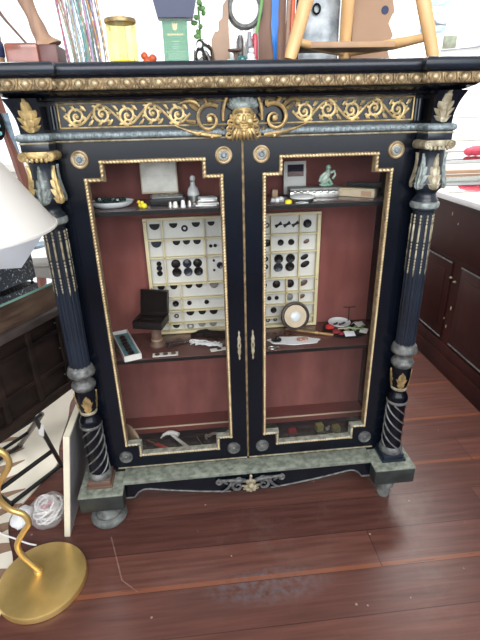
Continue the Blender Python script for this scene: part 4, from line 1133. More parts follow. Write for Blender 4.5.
# dark crumpled cloth
mb = MB(); rows = []
for i in range(25):
    u = i / 24; row = []
    for j in range(13):
        a = PI * j / 12; hh = .018 + .010 * mnoise.noise(Vector((u * 4, a, 1)))
        env = .35 + .65 * math.sin(PI * min(.98, max(.02, u))) ** .5
        row.append((-.175 + .165 * u, .185 - .022 * math.cos(a) * env + .012 * math.sin(u * 7), S2 + hh * env * math.sin(a) * (1 + .3 * mnoise.noise(Vector((u * 14, a * 3, 5))))))
    rows.append(row)
mb.grid(rows); tag(mb.build('velvet_ribbon', 'blackmatte'), 'crumpled dark velvet ribbon along the foot of the button tray', 'ribbon')
t = thing('folding_scissors', 'small dark scissors lying right of the wooden spool', 'scissors', (-.205, .135, S2))
for s in SX:
    mb = MB(); mb.tube([(-.235, .128 + s * .010, S2 + .003), (-.195, .140, S2 + .0035 + s * .001), (-.160, .150 - s * .004, S2 + .003)], [.0025, .0028, .0008], 6)
    mb.tube([(-.235 + .010 * math.cos(q) - .010, .128 + s * .010 + .007 * math.sin(q), S2 + .0028) for q in [2 * PI * i / 14 for i in range(15)]], .0022, 6)
    mb.build('blade', 'black', t)
mb = MB(); mb.ball((-.195, .140, S2 + .005), (.003, .003, .002), 8); mb.build('pivot', 'silver', t)
t = thing('lace_trim', 'tangle of white lace and pale blue ribbon on lower shelf', 'trim', (-.135, .115, S2))
mb = MB(); rnd = random.Random(4)
for k in range(9):
    P_ = [(-.180 + .012 * rnd.random() + i * .019, .135 - i * .007 + rnd.uniform(-.014, .014), S2 + .003 + abs(math.sin(i * 1.3 + k)) * .009) for i in range(6)]
    mb.tube(catmull(P_, 4), .0016, 5)
mb.build('lace', 'quartz', t)
mb = MB()
for k in range(2):
    rows = [[(-.160 + .09 * u, .118 - .030 * u + w_ * .006 + .012 * k, S2 + .004 + .006 * abs(math.sin(u * 6 + k)) + .0008 * w_) for w_ in (-1, 1)] for u in [i / 14 for i in range(15)]]
    mb.grid(rows)
mb.build('ribbon', 'paper', t)

# ------------------------------------------------------------------ lower shelf, right door
t = thing('round_miniature', 'round pale miniature in a dark ring frame leaning on the tray', 'frame', (.190, .205, S2))
RL = rotz(.10) @ rotx(-.30); c = Vector((.197, .190, S2 + .0535))
mb = MB(); mb.lathe([(.034, -.003), (.038, -.006), (.0425, -.0055), (.0445, -.001), (.0435, .004), (.034, .004)], (0, 0, 0), 40, None, 'y')
for v_ in mb.bm.verts: v_.co = c + RL @ (v_.co * 1.18)
mb.build('ring_frame', 'bronze_ring', t)
mb = MB(); mb.lathe([(.0005, -.007), (.012, -.0065), (.022, -.0045), (.030, -.004), (.0345, -.0032), (.0345, .003), (.0005, .003)], (0, 0, 0), 36, None, 'y')
for v_ in mb.bm.verts: v_.co = c + RL @ (v_.co * 1.18)
mb.build('ivory_disc', 'ivory', t)
mb = MB(); mb.lathe([(.0005, -.0085), (.008, -.008), (.015, -.0065), (.0165, -.005)], (0, 0, 0), 30, None, 'y')
for v_ in mb.bm.verts: v_.co = c + RL @ (v_.co * 1.18)
plabel(mb.build('pearl_centre', 'china', t), 'glossy white centre of the disc')
t = thing('brown_stick', 'brown and brass handled stick lying before the round frame', 'stick', (.245, .155, S2))
a_, b_ = Vector((.165, .190, S2 + .0058)), Vector((.318, .118, S2 + .0058))
mb = MB(); mb.tube([a_, a_.lerp(b_, .3), a_.lerp(b_, .6), a_.lerp(b_, .97), b_], [.004, .0052, .0048, .0057, .003], 10); mb.build('shaft', 'goldstick', t)
mb = MB(); mb.tube([a_.lerp(b_, .62), a_.lerp(b_, .68)], .0058, 10); mb.build('ferrule', 'gilt', t)
t = thing('white_doily', 'white cloth strip carrying a black button and pink rosettes', 'cloth', (.170, .10, S2))
pts = []
for i in range(40):
    a = 2 * PI * i / 40; rr = 1 + .06 * math.sin(a * 7)
    pts.append((.168 + .095 * rr * math.cos(a) * (1.0 if math.cos(a) > 0 else .85), .104 + .030 * rr * math.sin(a) - .10 * (.095 * math.cos(a)), S2 + .0005))
mb = MB(); mb.prism(pts, (0, 0, .0022)); mb.build('cloth', 'paper', t)
mb = MB(); mb.lathe([(.0005, .006), (.012, .006), (.017, .0045), (.018, .001), (.001, 0)], (.116, .112, S2 + .0028), 24); mb.lathe([(.0005, .014), (.005, .013), (.008, .006), (.001, .005)], (.119, .115, S2 + .0028), 14)
tag(mb.build('domed_button', 'black'), 'large shiny black button on the white cloth strip', 'button')
for i, (x, y) in enumerate(((.196, .100), (.214, .103))):
    mb = MB()
    for q in range(9):
        a = q * 2.2; rr = .0012 * q; mb.ball((rr * math.cos(a), rr * math.sin(a), .005 + .0002 * (9 - q)), (.004, .004, .0035), 8)
    mb.lathe([(.001, 0), (.0105, 0), (.011, .003), (.001, .004)], (0, 0, 0), 14)
    o = tag(mb.build('fabric_rosette', 'pink'), ['dusty pink fabric rosette, left of the pair on the white cloth', 'dusty pink fabric rosette, right of the pair on the white cloth'][i], 'rosette', 'pink rosettes'); o.location = (x, y, S2 + .0028)
mb = MB(); mb.tube([(.092 + .012 * math.cos(q), .060 + .009 * math.sin(q), S2 + .002) for q in [2 * PI * i / 18 for i in range(19)]], .0018, 6); mb.tube([(.104, .060, S2 + .002), (.112, .066, S2 + .002), (.116, .060, S2 + .002)], .0016, 6)
tag(mb.build('silver_ring', 'silver'), 'thin silver ring with a hook at the shelf front', 'ring')
# black round mat with objects
mb = MB(); mb.lathe([(.001, .0), (.076, 0), (.080, .002), (.080, .005), (.076, .006), (.001, .0045)], (0, 0, 0), 40)
for v_ in mb.bm.verts: v_.co.y *= .92
o = tag(mb.build('black_tray', 'blackmatte'), 'round black tray of trinkets at right of lower shelf', 'tray'); o.location = (.375, .165, S2)
TZ = S2 + .0058
t = thing('saucer', 'small white saucer of black bits at back of black tray', 'dish', (.362, .200, TZ))
mb = MB(); mb.lathe([(.001, .003), (.022, .003), (.036, .009), (.040, .013), (.041, .012), (.036, .005), (.024, 0), (.001, 0)], (.362, .196, TZ), 32)
mb.build('bowl', 'china', t)
for i in range(5):
    mb = MB(); x = -.018 + i * .009; mb.ball((0, 0, 0), (.007, .0045, .003), 8, rotz(i * .9))
    o = tag(mb.build('jet_bead', 'black'), ['black jet bead at left end of the white saucer', 'second black jet bead from left in the white saucer', 'middle black jet bead of the white saucer', 'fourth black jet bead from left in the white saucer', 'black jet bead at right end of the white saucer'][i], 'bead', 'jet beads in the white saucer'); o.location = (.362 + x, .192 + .006 * math.sin(i * 2), TZ + .0062)
t = thing('t_shaped_stand', 'small dark T-shaped stand rising behind the black tray', 'stand', (.425, .205, TZ))
mb = MB(); mb.tube([(.398, .205, TZ + .001), (.398, .205, TZ + .062)], .0022, 8); mb.lathe([(.001, 0), (.010, 0), (.010, .002), (.003, .004), (.001, .004)], (.398, .205, TZ), 16); mb.build('stem', 'bronze_ring', t)
mb = MB(); mb.tube([(.376, .206, TZ + .064), (.398, .205, TZ + .062), (.420, .204, TZ + .064)], .0022, 8); mb.build('bar', 'bronze_ring', t)
def rose(label, loc, r, m):
    mb = MB()
    for q in range(14):
        a = q * 2.4; rr = r * .055 * q; mb.ball((rr * math.cos(a), rr * math.sin(a), r * .55 - .0002 * q), (r * .38, r * .38, r * .42), 8, rotz(a))
    mb.ball((0, 0, r * .2), (r * .85, r * .85, r * .2), 10)
    o = tag(mb.build('fabric_rose', m), label, 'flower', 'artificial roses'); o.location = loc
rose('bright red artificial rose at left of the black tray', (.318, .170, TZ + .0005), .0165, 'red')
rose('dark crimson artificial rose at front of the black tray', (.330, .132, TZ + .0005), .0150, 'darkred')
rose('small dark crimson rose beside the white price tag', (.345, .118, TZ + .0005), .010, 'darkred')
for i, (x, y, w_, rz, m_) in enumerate(((.372, .108, .036, .0, 'paper'), (.432, .178, .034, .35, 'white'), (.428, .125, .026, -.6, 'white'))):
    t = thing('price_tag', ['blank white tag at the front of the black tray', 'blank white tag at back right of the black tray', 'small blank white tag at the right edge of black tray'][i], 'tag', (x, y, TZ), 'white tags on the black tray')
    mb = MB(); mb.box((x, y, TZ + .0055), (w_, .024, .0014), rotz(rz) @ rotx(.35), .0004); mb.build('card', m_, t)
    mb = MB(); mb.tube(bez((x, y + .010, TZ + .0075), (x - .01, y + .02, TZ + .012), (x - .02, y + .018, TZ + .004), (x - .026, y + .012, TZ + .001), 10), .0007, 5); mb.build('string', 'white', t)
t = thing('leaf_spray', 'green and tan artificial leaf spray across the black tray', 'spray', (.395, .140, TZ))
mb = MB(); mb.tube([(.345, .155, TZ + .004), (.385, .145, TZ + .010), (.430, .138, TZ + .005)], .0022, 6); mb.build('stem', 'ivory', t)
for k in range(6):
    mb = MB(); x = .370 + k * .013; a = .6 if k % 2 else -.7
    mb.ball((x, .145 + (.012 if k % 2 else -.010), TZ + .008), (.011, .0055, .0022), 8, rotz(a)); mb.build('leaf', 'sage', t)

# ------------------------------------------------------------------ cabinet floor
S3 = .2135
t = thing('screwdriver', 'red-handled screwdriver lying on the cabinet floor', 'screwdriver', (-.31, .09, S3))
a_, b_ = Vector((-.358, .124, S3 + .0085)), Vector((-.284, .066, S3 + .0085))
mb = MB(); mb.tube([a_.lerp(b_, .42), a_.lerp(b_, .46), a_.lerp(b_, .62), a_.lerp(b_, .95), b_], [.004, .0075, .0068, .0078, .004], 10); mb.build('handle', 'red', t)
mb = MB(); mb.tube([a_, a_.lerp(b_, .06), a_.lerp(b_, .43)], [.0036, .0024, .0024], 8); mb.build('shank', 'goldstick', t)
t = thing('white_hammer', 'small white claw hammer lying beside the screwdriver', 'hammer', (-.24, .11, S3))
mb = MB(); mb.tube([(-.272, .146, S3 + .010), (-.245, .110, S3 + .009), (-.212, .066, S3 + .009)], [.0062, .0058, .0070], 8); mb.build('handle', 'white', t)
mb = MB(); mb.tube(catmull([(-.312, .132, S3 + .008), (-.300, .146, S3 + .012), (-.282, .152, S3 + .014), (-.262, .150, S3 + .013), (-.246, .140, S3 + .011)], 4), [.003] * 3 + [.006] * 4 + [.0085] * 5 + [.0080] * 5, 8); mb.build('head', 'white', t)
t = thing('silver_chain', 'silver flat-linked chain at right of left cabinet floor', 'chain', (-.095, .095, S3))
for k in range(14):
    x = -.132 + .0062 * k; mb = MB()
    cc = (x, .128 + .008 * math.sin(k * .55) + .001 * k, S3 + .0042)
    mb.tube([(cc[0] + .0060 * math.cos(q), cc[1] + .0060 * math.sin(q), cc[2] + .001 * math.sin(q + k)) for q in [2 * PI * i / 10 for i in range(11)]], .0022, 5)
    mb.build('link', 'silver', t)
mb = MB()
for k in range(5): mb.ball((-.142 - .004 * (k % 2), .112 + .006 * k, S3 + .004), .004, 8)
mb.build('clasp', 'silver', t)
mb = MB(); mb.lathe([(.001, -.006), (.051, -.006), (.056, -.003), (.056, .003), (.051, .006), (.001, .006)], (0, 0, 0), 32, None, 'x')
for v_ in mb.bm.verts: v_.co = rotz(.75) @ v_.co
tag(mb.build('wooden_roundel', 'tan'), 'tan wooden disc on edge in the left corner of cabinet', 'disc').location = (-.412, .085, S3 + .056)
mb = MB(); mb.tube([(-.178, .130, S3 + .0015), (-.150, .060, S3 + .0015)], .0012, 6); tag(mb.build('long_pin', 'silver'), 'thin silver pin left of the silver chain', 'pin')
mb = MB(); mb.box((0, 0, .009), (.030, .020, .018), rotz(.08), .002); tag(mb.build('red_ring_box', 'darkred'), 'small red box on the right cabinet floor', 'box').location = (.180, .108, S3)
for i, (x, y) in enumerate(((.285, .112), (.345, .095))):
    t = thing('olive_jar', ['olive green trinket box, the left of two on cabinet floor', 'olive green trinket box, the right of two on cabinet floor'][i], 'box', (x, y, S3), 'olive trinket boxes')
    mb = MB(); mb.box((x, y, S3 + .010), (.026, .024, .020), rotz(.15), .002); mb.build('body', 'olive', t)
    mb = MB(); mb.box((x, y, S3 + .0235), (.028, .026, .007), rotz(.15), .002); mb.build('lid', 'olive', t)
mb = MB(); mb.ball((0, 0, .007), (.009, .008, .007), 10); mb.ball((.006, 0, .016), .005, 8); mb.ball((.010, 0, .018), (.003, .001, .001), 6)
tag(mb.build('tiny_bird', 'silver'), 'tiny grey bird between the two olive boxes', 'ornament').location = (.315, .108, S3)
t = thing('white_spoon', 'small white spoon before the olive trinket boxes', 'spoon', (.29, .075, S3))
mb = MB(); mb.ball((.262, .070, S3 + .004), (.015, .0095, .004), 12); mb.build('bowl', 'china', t)
mb = MB(); mb.tube([(.274, .071, S3 + .004), (.300, .076, S3 + .006), (.335, .082, S3 + .003)], [.003, .0022, .0028], 8); mb.build('handle', 'china', t)

# ------------------------------------------------------------------ on top of the cabinet
T0 = 1.4282
t = thing('wooden_cup', 'small turned wooden cup with dark blue band at left end of cabinet top', 'cup', (-.588, .05, T0))
mb = MB(); mb.lathe([(.001, 0), (.024, 0), (.026, .01), (.0255, .040), (.0265, .070), (.025, .084), (.012, .088), (.001, .088)], (-.602, .07, T0), 28); mb.build('body', 'tan', t)
mb = MB(); mb.lathe([(.0262, .026), (.0285, .030), (.029, .044), (.0285, .056), (.0265, .060)], (-.602, .07, T0), 28); mb.build('band', 'navyblue', t)
t = thing('driftwood_lamp', 'curved driftwood stem rising from a red lacquered wooden block', 'ornament', (-.50, .10, T0))
mb = MB(); mb.bb(-.568, -.490, .055, .14, T0, T0 + .056, .006); mb.build('block', 'redblock', t)
mb = MB(); mb.bb(-.492, -.446, .065, .16, T0, T0 + .054, .005); plabel(mb.build('block', 'darkredwood', t), 'darker red half of the base')
mb = MB(); P_ = catmull([(-.478, .11, T0 + .050), (-.488, .11, T0 + .075), (-.502, .11, T0 + .120), (-.522, .11, T0 + .19), (-.516, .11, T0 + .26), (-.530, .11, T0 + .34)], 6)
mb.tube(P_, [.022 * max(0, 1 - i / 9) ** 1.6 + .0165 + .002 * math.sin(i * .9) for i in range(len(P_))], 12); mb.build('stem', 'driftwood', t)
mb = MB(); mb.tube([(-.522, .10, T0 + .055), (-.560, .09, T0 + .105), (-.580, .09, T0 + .135), (-.62, .09, T0 + .20)], [.0025, .003, .0045, .002], 8)
mb.tube([(-.572, .09, T0 + .122), (-.570, .085, T0 + .138)], [.003, .0015], 6); mb.build('twig', 'spool', t)
# hanging strands of beads
cols = [('pale pink', (.62, .33, .34)), ('pale blue', (.40, .55, .66)), ('aqua', (.25, .52, .50)), ('lilac', (.46, .40, .60)), ('coral', (.66, .22, .18)), ('white', (.72, .72, .72)), ('sage', (.40, .50, .32)), ('slate', (.22, .27, .34)), ('rose', (.60, .20, .28)), ('cream', (.70, .62, .44)), ('turquoise', (.16, .44, .48)), ('amber', (.58, .34, .12))]
for i, (n_, c_) in enumerate(cols): M['bead%d' % i] = mat(n_.replace(' ', '_') + '_beads', c_, .3, 0, .25, scale=60)
t = thing('necklace_stand', 'thin dark rail the bead necklaces hang from', 'stand', (-.40, .17, T0))
mb = MB(); mb.tube([(-.52, .248, T0 + .3655), (-.34, .085, T0 + .3655)], .004, 8); mb.build('rail', 'steel', t)
mb = MB(); mb.tube([(-.545, .290, T0 + .005), (-.545, .287, T0 + .36), (-.52, .248, T0 + .3655)], .0045, 8); mb.build('post', 'steel', t)
mb = MB(); mb.lathe([(.001, 0), (.05, 0), (.05, .006), (.005, .010), (.001, .010)], (-.545, .290, T0), 28); mb.build('foot', 'steel', t)
rnd = random.Random(11)
POS = ['far left', 'second from left', 'third from left', 'fourth from left', 'fifth from left', 'sixth from left', 'seventh from left', 'eighth from left', 'ninth from left', 'tenth from left', 'eleventh from left', 'twelfth from left', 'thirteenth from left', 'fourteenth from left', 'fifteenth from left', 'sixteenth from left', 'seventeenth from left', 'eighteenth from left', 'nineteenth from left', 'twentieth from left', 'fifth from right', 'fourth from right', 'third from right', 'second from right', 'far right']
NN = 25
for k in range(NN):
    u = k / (NN - 1)
    xt = -.492 + .120 * u + rnd.uniform(-.016, .016); xb = -.462 + .112 * u + rnd.uniform(-.010, .010)
    ci = [0, 5, 3, 8, 1, 5, 0, 4, 6, 1, 2, 9, 10, 3, 1, 2, 4, 7, 6, 1, 7, 8, 3, 7, 11][k]
    y0 = .242 - .0061 * k
    mb = MB()
    bow = rnd.uniform(-.020, .020)
    P_ = bez((xt, y0, T0 + .3586), (xt + .01 + bow, y0, T0 + .24), (xb - .006, y0, T0 + .10), (xb, y0, T0 + .012), 12) + [Vector((xb + .006, y0, T0 + .0045)), Vector((xb + .016, y0, T0 + .0035))]
    P2_ = bez((xb + .016, y0, T0 + .0035), (xb + .020 + bow, y0, T0 + .10), (xt + .026 - bow, y0, T0 + .24), (xt + .010, y0, T0 + .3586), 10)
    for path in (P_, P2_):
        path = catmull(path, 4); mb.tube(path, [.0013 + (.0010 if q % 2 else 0) for q in range(len(path))], 6)
    tag(mb.build('bead_necklace', 'bead%d' % ci), f'{cols[ci][0]} bead necklace, {POS[k]} in the hanging bunch', 'necklace', 'bead necklaces on the cabinet top')
# amber glass jar
t = thing('amber_jar', 'glowing yellow amber glass jar on the cabinet top', 'jar', (-.291, .10, T0))
mb = MB(); jc = (-.289, .09, T0)
mb.lathe([(.001, .0), (.024, 0), (.031, .006), (.0365, .018), (.0375, .040), (.0365, .085), (.0365, .098)], jc, 40, None, 'z', False); mb.build('body', 'amberglass', t)
mb = MB(); mb.lathe([(.001, .0015), (.023, .0015), (.030, .008), (.034, .016), (.001, .016)], jc, 32); mb.build('thick_bottom', 'yellow', t)
mb = MB(); mb.lathe([(.0355, .098), (.0385, .099), (.0390, .104), (.0375, .108), (.0345, .108), (.0335, .100)], jc, 32); mb.build('rim', 'gilt', t)
# sign holder with green card, tin above
t = thing('sign_holder', 'clear acrylic holder standing upright with a green printed card', 'sign', (-.157, .12, T0))
mb = MB(); mb.bb(-.196, -.112, .121, .124, T0, T0 + .112); mb.bb(-.196, -.112, .114, .1165, T0, T0 + .112); mb.bb(-.200, -.108, .095, .145, T0 - .0, T0 + .003); mb.build('acrylic', 'pane', t)
mb = MB(); mb.bb(-.188, -.124, .1175, .1205, T0 + .004, T0 + .110); cdd = mb.build('card', 'greencard', t)
mb = MB(); ly = .1165
def cbar(x0, x1, z, h=.0022): mb.bb(x0, x1, ly + .0004, ly + .0009, T0 + z, T0 + z + h)
for z, w_ in ((.062, .020), (.056, .014), (.050, .022), (.046, .016)): cbar(-.156 - w_ / 2, -.156 + w_ / 2, z, .0016)
cbar(-.183, -.129, .040, .0010)
for z in (.034, .029, .024): cbar(-.178, -.134, z, .0014)
for z, w_ in ((.018, .010), (.013, .016), (.009, .008)): cbar(-.156 - w_ / 2, -.156 + w_ / 2, z, .0014)
mb.build('small_print', 'greenink', cdd)
mb = MB()
for k in range(7): mb.bb(-.176 + k * .0060, -.1725 + k * .0060, ly + .0002, ly + .0008, T0 + .076, T0 + .081 - (k % 2) * .001)
mb.ball((-.156, ly + .0005, T0 + .093), (.006, .0006, .006), 10); 
for k in (-1, 0, 1): mb.ball((-.156 + k * .005, ly + .0005, T0 + .100), (.002, .0006, .004), 6)
mb.build('gold_crest', 'goldink', cdd)
t = thing('tapered_tin', 'dark blue grey tapered tin standing on the acrylic sign holder', 'tin', (-.157, .125, T0 + .1122))
def taper(x0, x1, X0, X1, z0, z1, y0, y1, Y0, Y1):
    mb = MB(); a = [mb.v(p) for p in ((x0, y0, z0), (x1, y0, z0), (x1, y1, z0), (x0, y1, z0))]; b = [mb.v(p) for p in ((X0, Y0, z1), (X1, Y0, z1), (X1, Y1, z1), (X0, Y1, z1))]
    mb.f(a[::-1]); mb.f(b)
    for i in range(4): mb.f((a[i], a[(i + 1) % 4], b[(i + 1) % 4], b[i]))
    return mb
mb = taper(-.197, -.109, -.240, -.062, T0 + .1122, T0 + .30, .095, .15, .05, .20); mb.build('body', 'bluegrey', t)
mb = MB(); mb.bb(-.243, -.059, .047, .203, T0 + .2985, T0 + .305, .002); mb.build('rim', 'bluegrey', t)
# black and white figurine
t = thing('penguin_figure', 'small black and white standing figure beside the sign holder', 'figurine', (-.095, .10, T0))
mb = MB(); mb.lathe([(.001, 0), (.014, 0), (.0165, .012), (.0155, .028), (.010, .040), (.007, .046)], (-.094, .09, T0), 18); mb.ball((-.094, .088, T0 + .053), (.0105, .010, .011), 14)
mb.tube([(-.083, .09, T0 + .036), (-.074, .086, T0 + .022), (-.070, .085, T0 + .004)], [.005, .0055, .004], 8); mb.build('body', 'ceramic_black', t)
mb = MB(); mb.ball((-.096, .080, T0 + .050), (.0072, .004, .0078), 12); mb.ball((-.096, .078, T0 + .024), (.008, .004, .013), 12); mb.build('white_front', 'china', t)
mb = MB(); mb.lathe([(.030, 0), (.030, .03), (.027, .048), (.018, .060), (.004, .066), (.0005, .0665)], (-.083, .165, T0), 28)
mb.lathe([(.001, .066), (.004, .067), (.005, .072), (.001, .076)], (-.083, .165, T0), 14)
tag(mb.build('glass_dome', 'clear'), 'small clear glass dome behind the black and white figure', 'dome')
mb = MB(); rnd = random.Random(3)
mb.tube([(-.088, .235, T0), (-.088, .235, T0 + .10), (-.09, .235, T0 + .16)], .003, 6)
for k in range(9): mb.ball((-.090 + rnd.uniform(-.014, .014), .235 + rnd.uniform(-.01, .01), T0 + .09 + k * .011), (.011, .006, .007), 8, rotz(k))
tag(mb.build('green_sprig', 'sage'), 'bright green artificial sprig behind the glass dome', 'sprig')
mb = MB(); mb.ball((0, 0, .018), (.012, .008, .018), 10); mb.ball((.010, 0, .028), (.008, .006, .012), 10); tag(mb.build('orange_pepper', 'orange', None), 'small orange red plastic bird to the right of sprig', 'ornament').location = (-.072, .225, T0 + .0)
# red fabric bits in front of the window between jar and sign
mb = MB(); mb.ball((0, 0, .020), (.014, .010, .020), 10); mb.ball((.014, .004, .034), (.012, .009, .011), 10); mb.ball((-.008, .0, .040), (.010, .008, .010), 10)
tag(mb.build('red_pompom', 'orange'), 'faded red cloth pompom between amber jar and sign holder', 'pompom').location = (-.238, .20, T0)
# stepped brown carving
mb = MB(); mb.prism([(-.060, .16, T0), (-.060, .16, T0 + .075), (-.052, .16, T0 + .090), (-.040, .16, T0 + .092), (-.038, .16, T0 + .115), (-.028, .16, T0 + .122), (-.026, .16, T0 + .152), (-.014, .16, T0 + .165), (-.012, .16, T0)], (0, .03, 0))
tag(mb.build('stepped_carving', 'brownmid'), 'brown stepped wooden carving standing behind small trinkets', 'carving')
# vanity mirror
t = thing('vanity_mirror', 'round grey vanity mirror on a thin stem at centre of cabinet top', 'mirror', (.033, .19, T0))
mb = MB(); mb.tube([(.033, .20, T0), (.033, .20, T0 + .10)], .004, 8); mb.lathe([(.001, 0), (.03, 0), (.03, .004), (.005, .008), (.001, .008)], (.033, .20, T0), 24); mb.build('stem', 'rim_metal', t)
mb = MB(); mb.lathe([(.036, -.006), (.044, -.008), (.050, -.004), (.050, .006), (.036, .006)], (.035, .20, T0 + .148), 36, None, 'y', False); mb.build('rim', 'tarnish', t)
mb = MB(); mb.lathe([(.0005, -.004), (.037, -.004), (.037, .005), (.0005, .005)], (.035, .20, T0 + .148), 36, None, 'y'); mb.build('mirror_glass', 'china', t)  # plain white colour stands in for the bright reflection in the mirror
mb = MB(); mb.tube(bez((.075, .185, T0 + .22), (.092, .18, T0 + .15), (.060, .18, T0 + .11), (.050, .18, T0 + .004), 12), .004, 7); tag(mb.build('grey_green_garland', 'sage'), 'grey green garland draped at the right of vanity mirror', 'garland')
# group of small things in the middle
for (nm, lab, cat, x, y, prof, m) in (
    ('slim_bottle', 'tall slim grey bottle before the vanity mirror', 'bottle', .038, .13, [(.001, 0), (.0085, 0), (.009, .004), (.009, .060), (.006, .070), (.005, .084), (.001, .085)], 'greybottle'),
    ('crimson_bottle', 'tall slim crimson bottle right of the grey bottle', 'bottle', .054, .14, [(.001, 0), (.008, 0), (.008, .075), (.005, .082), (.001, .082)], 'crimson'),
    ('dark_bottle', 'tall brownish bottle left of the grey bottle', 'bottle', .016, .155, [(.001, 0), (.0085, 0), (.0085, .070), (.006, .080), (.001, .081)], 'tarnish'),
    ('teal_jar', 'small dark teal glass jar at centre of cabinet top', 'jar', .013, .085, [(.001, 0), (.011, 0), (.0125, .003), (.0125, .020), (.010, .024), (.001, .024)], 'teal'),
    ('brown_table', 'tiny round brown pedestal table among the trinkets', 'ornament', -.002, .115, [(.001, 0), (.008, 0), (.005, .006), (.004, .030), (.006, .036), (.019, .039), (.020, .043), (.001, .044)], 'spool'),
    ('aqua_pot', 'little aqua blue pot at left of the teal jar', 'pot', -.016, .085, [(.001, 0), (.010, 0), (.012, .006), (.012, .014), (.009, .018), (.001, .018)], 'bead2')):
    mb = MB(); mb.lathe(prof, (0, 0, 0), 20); o = tag(mb.build(nm, m), lab, cat); o.location = (x, y, T0)
t = thing('white_figure', 'small white seated china figure before the crimson bottle', 'figurine', (.036, .08, T0))
mb = MB(); mb.ball((.036, .085, T0 + .010), (.019, .013, .010), 14); mb.ball((.036, .087, T0 + .022), (.011, .010, .012), 12); mb.ball((.037, .083, T0 + .036), (.008, .008, .0085), 12); mb.build('body', 'china', t)
mb = MB(); mb.ball((.037, .085, T0 + .0415), (.0082, .0082, .0055), 10); mb.build('hair', 'greybutton', t)
mb = MB(); mb.lathe([(.0335, -.003), (.036, -.003), (.038, 0), (.036, .003), (.0335, .003)], (0, 0, .036), 30, None, 'y'); mb.lathe([(.0005, -.001), (.034, -.001), (.034, .002), (.0005, .002)], (0, 0, .036), 30, None, 'y')
tag(mb.build('white_plate', 'china'), 'small white plate on edge behind the tiny pedestal table', 'plate').location = (-.012, .175, T0 + .0022)
mb = MB(); mb.tube([(.022 * math.cos(q) , .014 * math.sin(q), .0022) for q in [2 * PI * i / 24 for i in range(25)]], .0022, 6); tag(mb.build('wire_bangle', 'silver'), 'thin wire bangle lying at the foot of the stepped carving', 'bangle').location = (-.035, .075, T0)
# brown board and blue ribbon
mb = MB(); mb.bb(.072, .150, .205, .225, T0, T0 + .34, .002); bbd = tag(mb.build('brown_board', 'brownwood'), 'tall brown wooden board standing at the back behind the blue satin ribbon', 'board')
mb = MB(); mb.bb(.060, .072, .200, .228, T0, T0 + .34, .001); tag(mb.build('white_strip_board', 'white'), 'narrow white upright strip at left edge of the brown board', 'board')
mb = MB(); rows = []
for i in range(15):
    u = i / 14; z = T0 + .30 - .292 * u; wd = .0115 - .004 * u if u < .62 else .009 * (1 - u) / .38 + .002
    xc = .113 + .010 * u + .003 * math.sin(u * 6)
    rows.append([(xc - wd, .1985, z), (xc, .196 - .003 * math.sin(u * 9), z - .002), (xc + wd, .1985, z)])
mb.grid(rows); 
rows = [[(p[0], p[1] + .0015, p[2]) for p in r] for r in rows]; mb.grid(rows)
tag(mb.build('blue_ribbon', 'bluefeather'), 'bright blue satin ribbon hanging down the brown board', 'ribbon')
for i, (x, m, c_) in enumerate(((.150, 'brownmid', 'tan'), (.162, 'orange', 'rust red'), (.176, 'black', 'black'))):
    mb = MB(); mb.tube([(x, .19, T0), (x + .004, .19, T0 + .15), (x + .012, .19, T0 + .30)], [.0065, .006, .005], 8)
    tag(mb.build('upright_stick', m), f'{c_} upright stick at the right edge of the brown board', 'stick', 'upright sticks').location = (0, 0, 0)
# three-legged stool
t = thing('stool', 'light beech three-legged stool standing on the cabinet top', 'stool', (.31, .10, T0))
legs = [((.121, .0, T0), (.268, .055, T0 + .46)), ((.490, .0, T0), (.352, .055, T0 + .46)), ((.330, .235, T0), (.305, .13, T0 + .46))]
for a, b in legs:
    a, b = Vector(a) + Vector((0, 0, .0062)), Vector(b); mb = MB(); mb.tube([a, a.lerp(b, .02), a.lerp(b, .25), a.lerp(b, .6), b], [.0135, .0155, .0175, .019, .016], 14); mb.build('leg', 'lightwood', t)
mb = MB(); mb.lathe([(.001, 0), (.11, 0), (.135, .008), (.14, .02), (.135, .032), (.001, .034)], (.31, .08, T0 + .45), 40); mb.build('seat', 'lightwood', t)
mb = MB(); mb.bb(.150, .405, .045, .150, T0 + .036, T0 + .050, .002); mb.build('shelf_board', 'rungwood', t)
mb = MB(); mb.tube([(.465, .012, T0 + .052), (.418, .075, T0 + .047), (.345, .215, T0 + .044)], [.010, .0135, .010], 12); mb.build('rung', 'lightwood', t)
mb = MB(); mb.tube([(.140, .008, T0 + .045), (.23, .11, T0 + .043), (.318, .215, T0 + .043)], [.009, .011, .009], 12); mb.build('rung', 'lightwood', t)
# plastic wrapped parcel and cardboard
mb = MB(); rows = []
for i in range(17):
    v_ = i / 16; row = []
    for j in range(24):
        a = 2 * PI * j / 24
        q = Vector((.062 * math.copysign(abs(math.cos(a)) ** .6, math.cos(a)), .022 * math.copysign(abs(math.sin(a)) ** .7, math.sin(a)), .30 * v_))
        nn = mnoise.noise(q * 22 + Vector((3, 1, 7))) * .007
        q.x *= 1 + nn * 6; q.y += nn
        row.append(Vector((.262, .282, T0)) + q)
    rows.append(row)
mb.grid(rows, closed_u=True, cap=True)
tag(mb.build('wrapped_parcel', 'wrapped', None, None, 60), 'crinkled grey plastic wrapped parcel behind the stool legs', 'parcel')
t = thing('cardboard_box', 'brown cardboard box with a torn edge behind the stool', 'box', (.42, .27, T0))
mb = MB(); rnd = random.Random(9)
edge = [(.470 + (.006 if i % 2 else -.004) + rnd.uniform(-.004, .004), .247, T0 + .03 * i) for i in range(11)]
mb.prism([(.355, .247, T0)] + edge + [(.355, .247, T0 + .31)], (0, .04, 0)); mb.build('body', 'card', t)
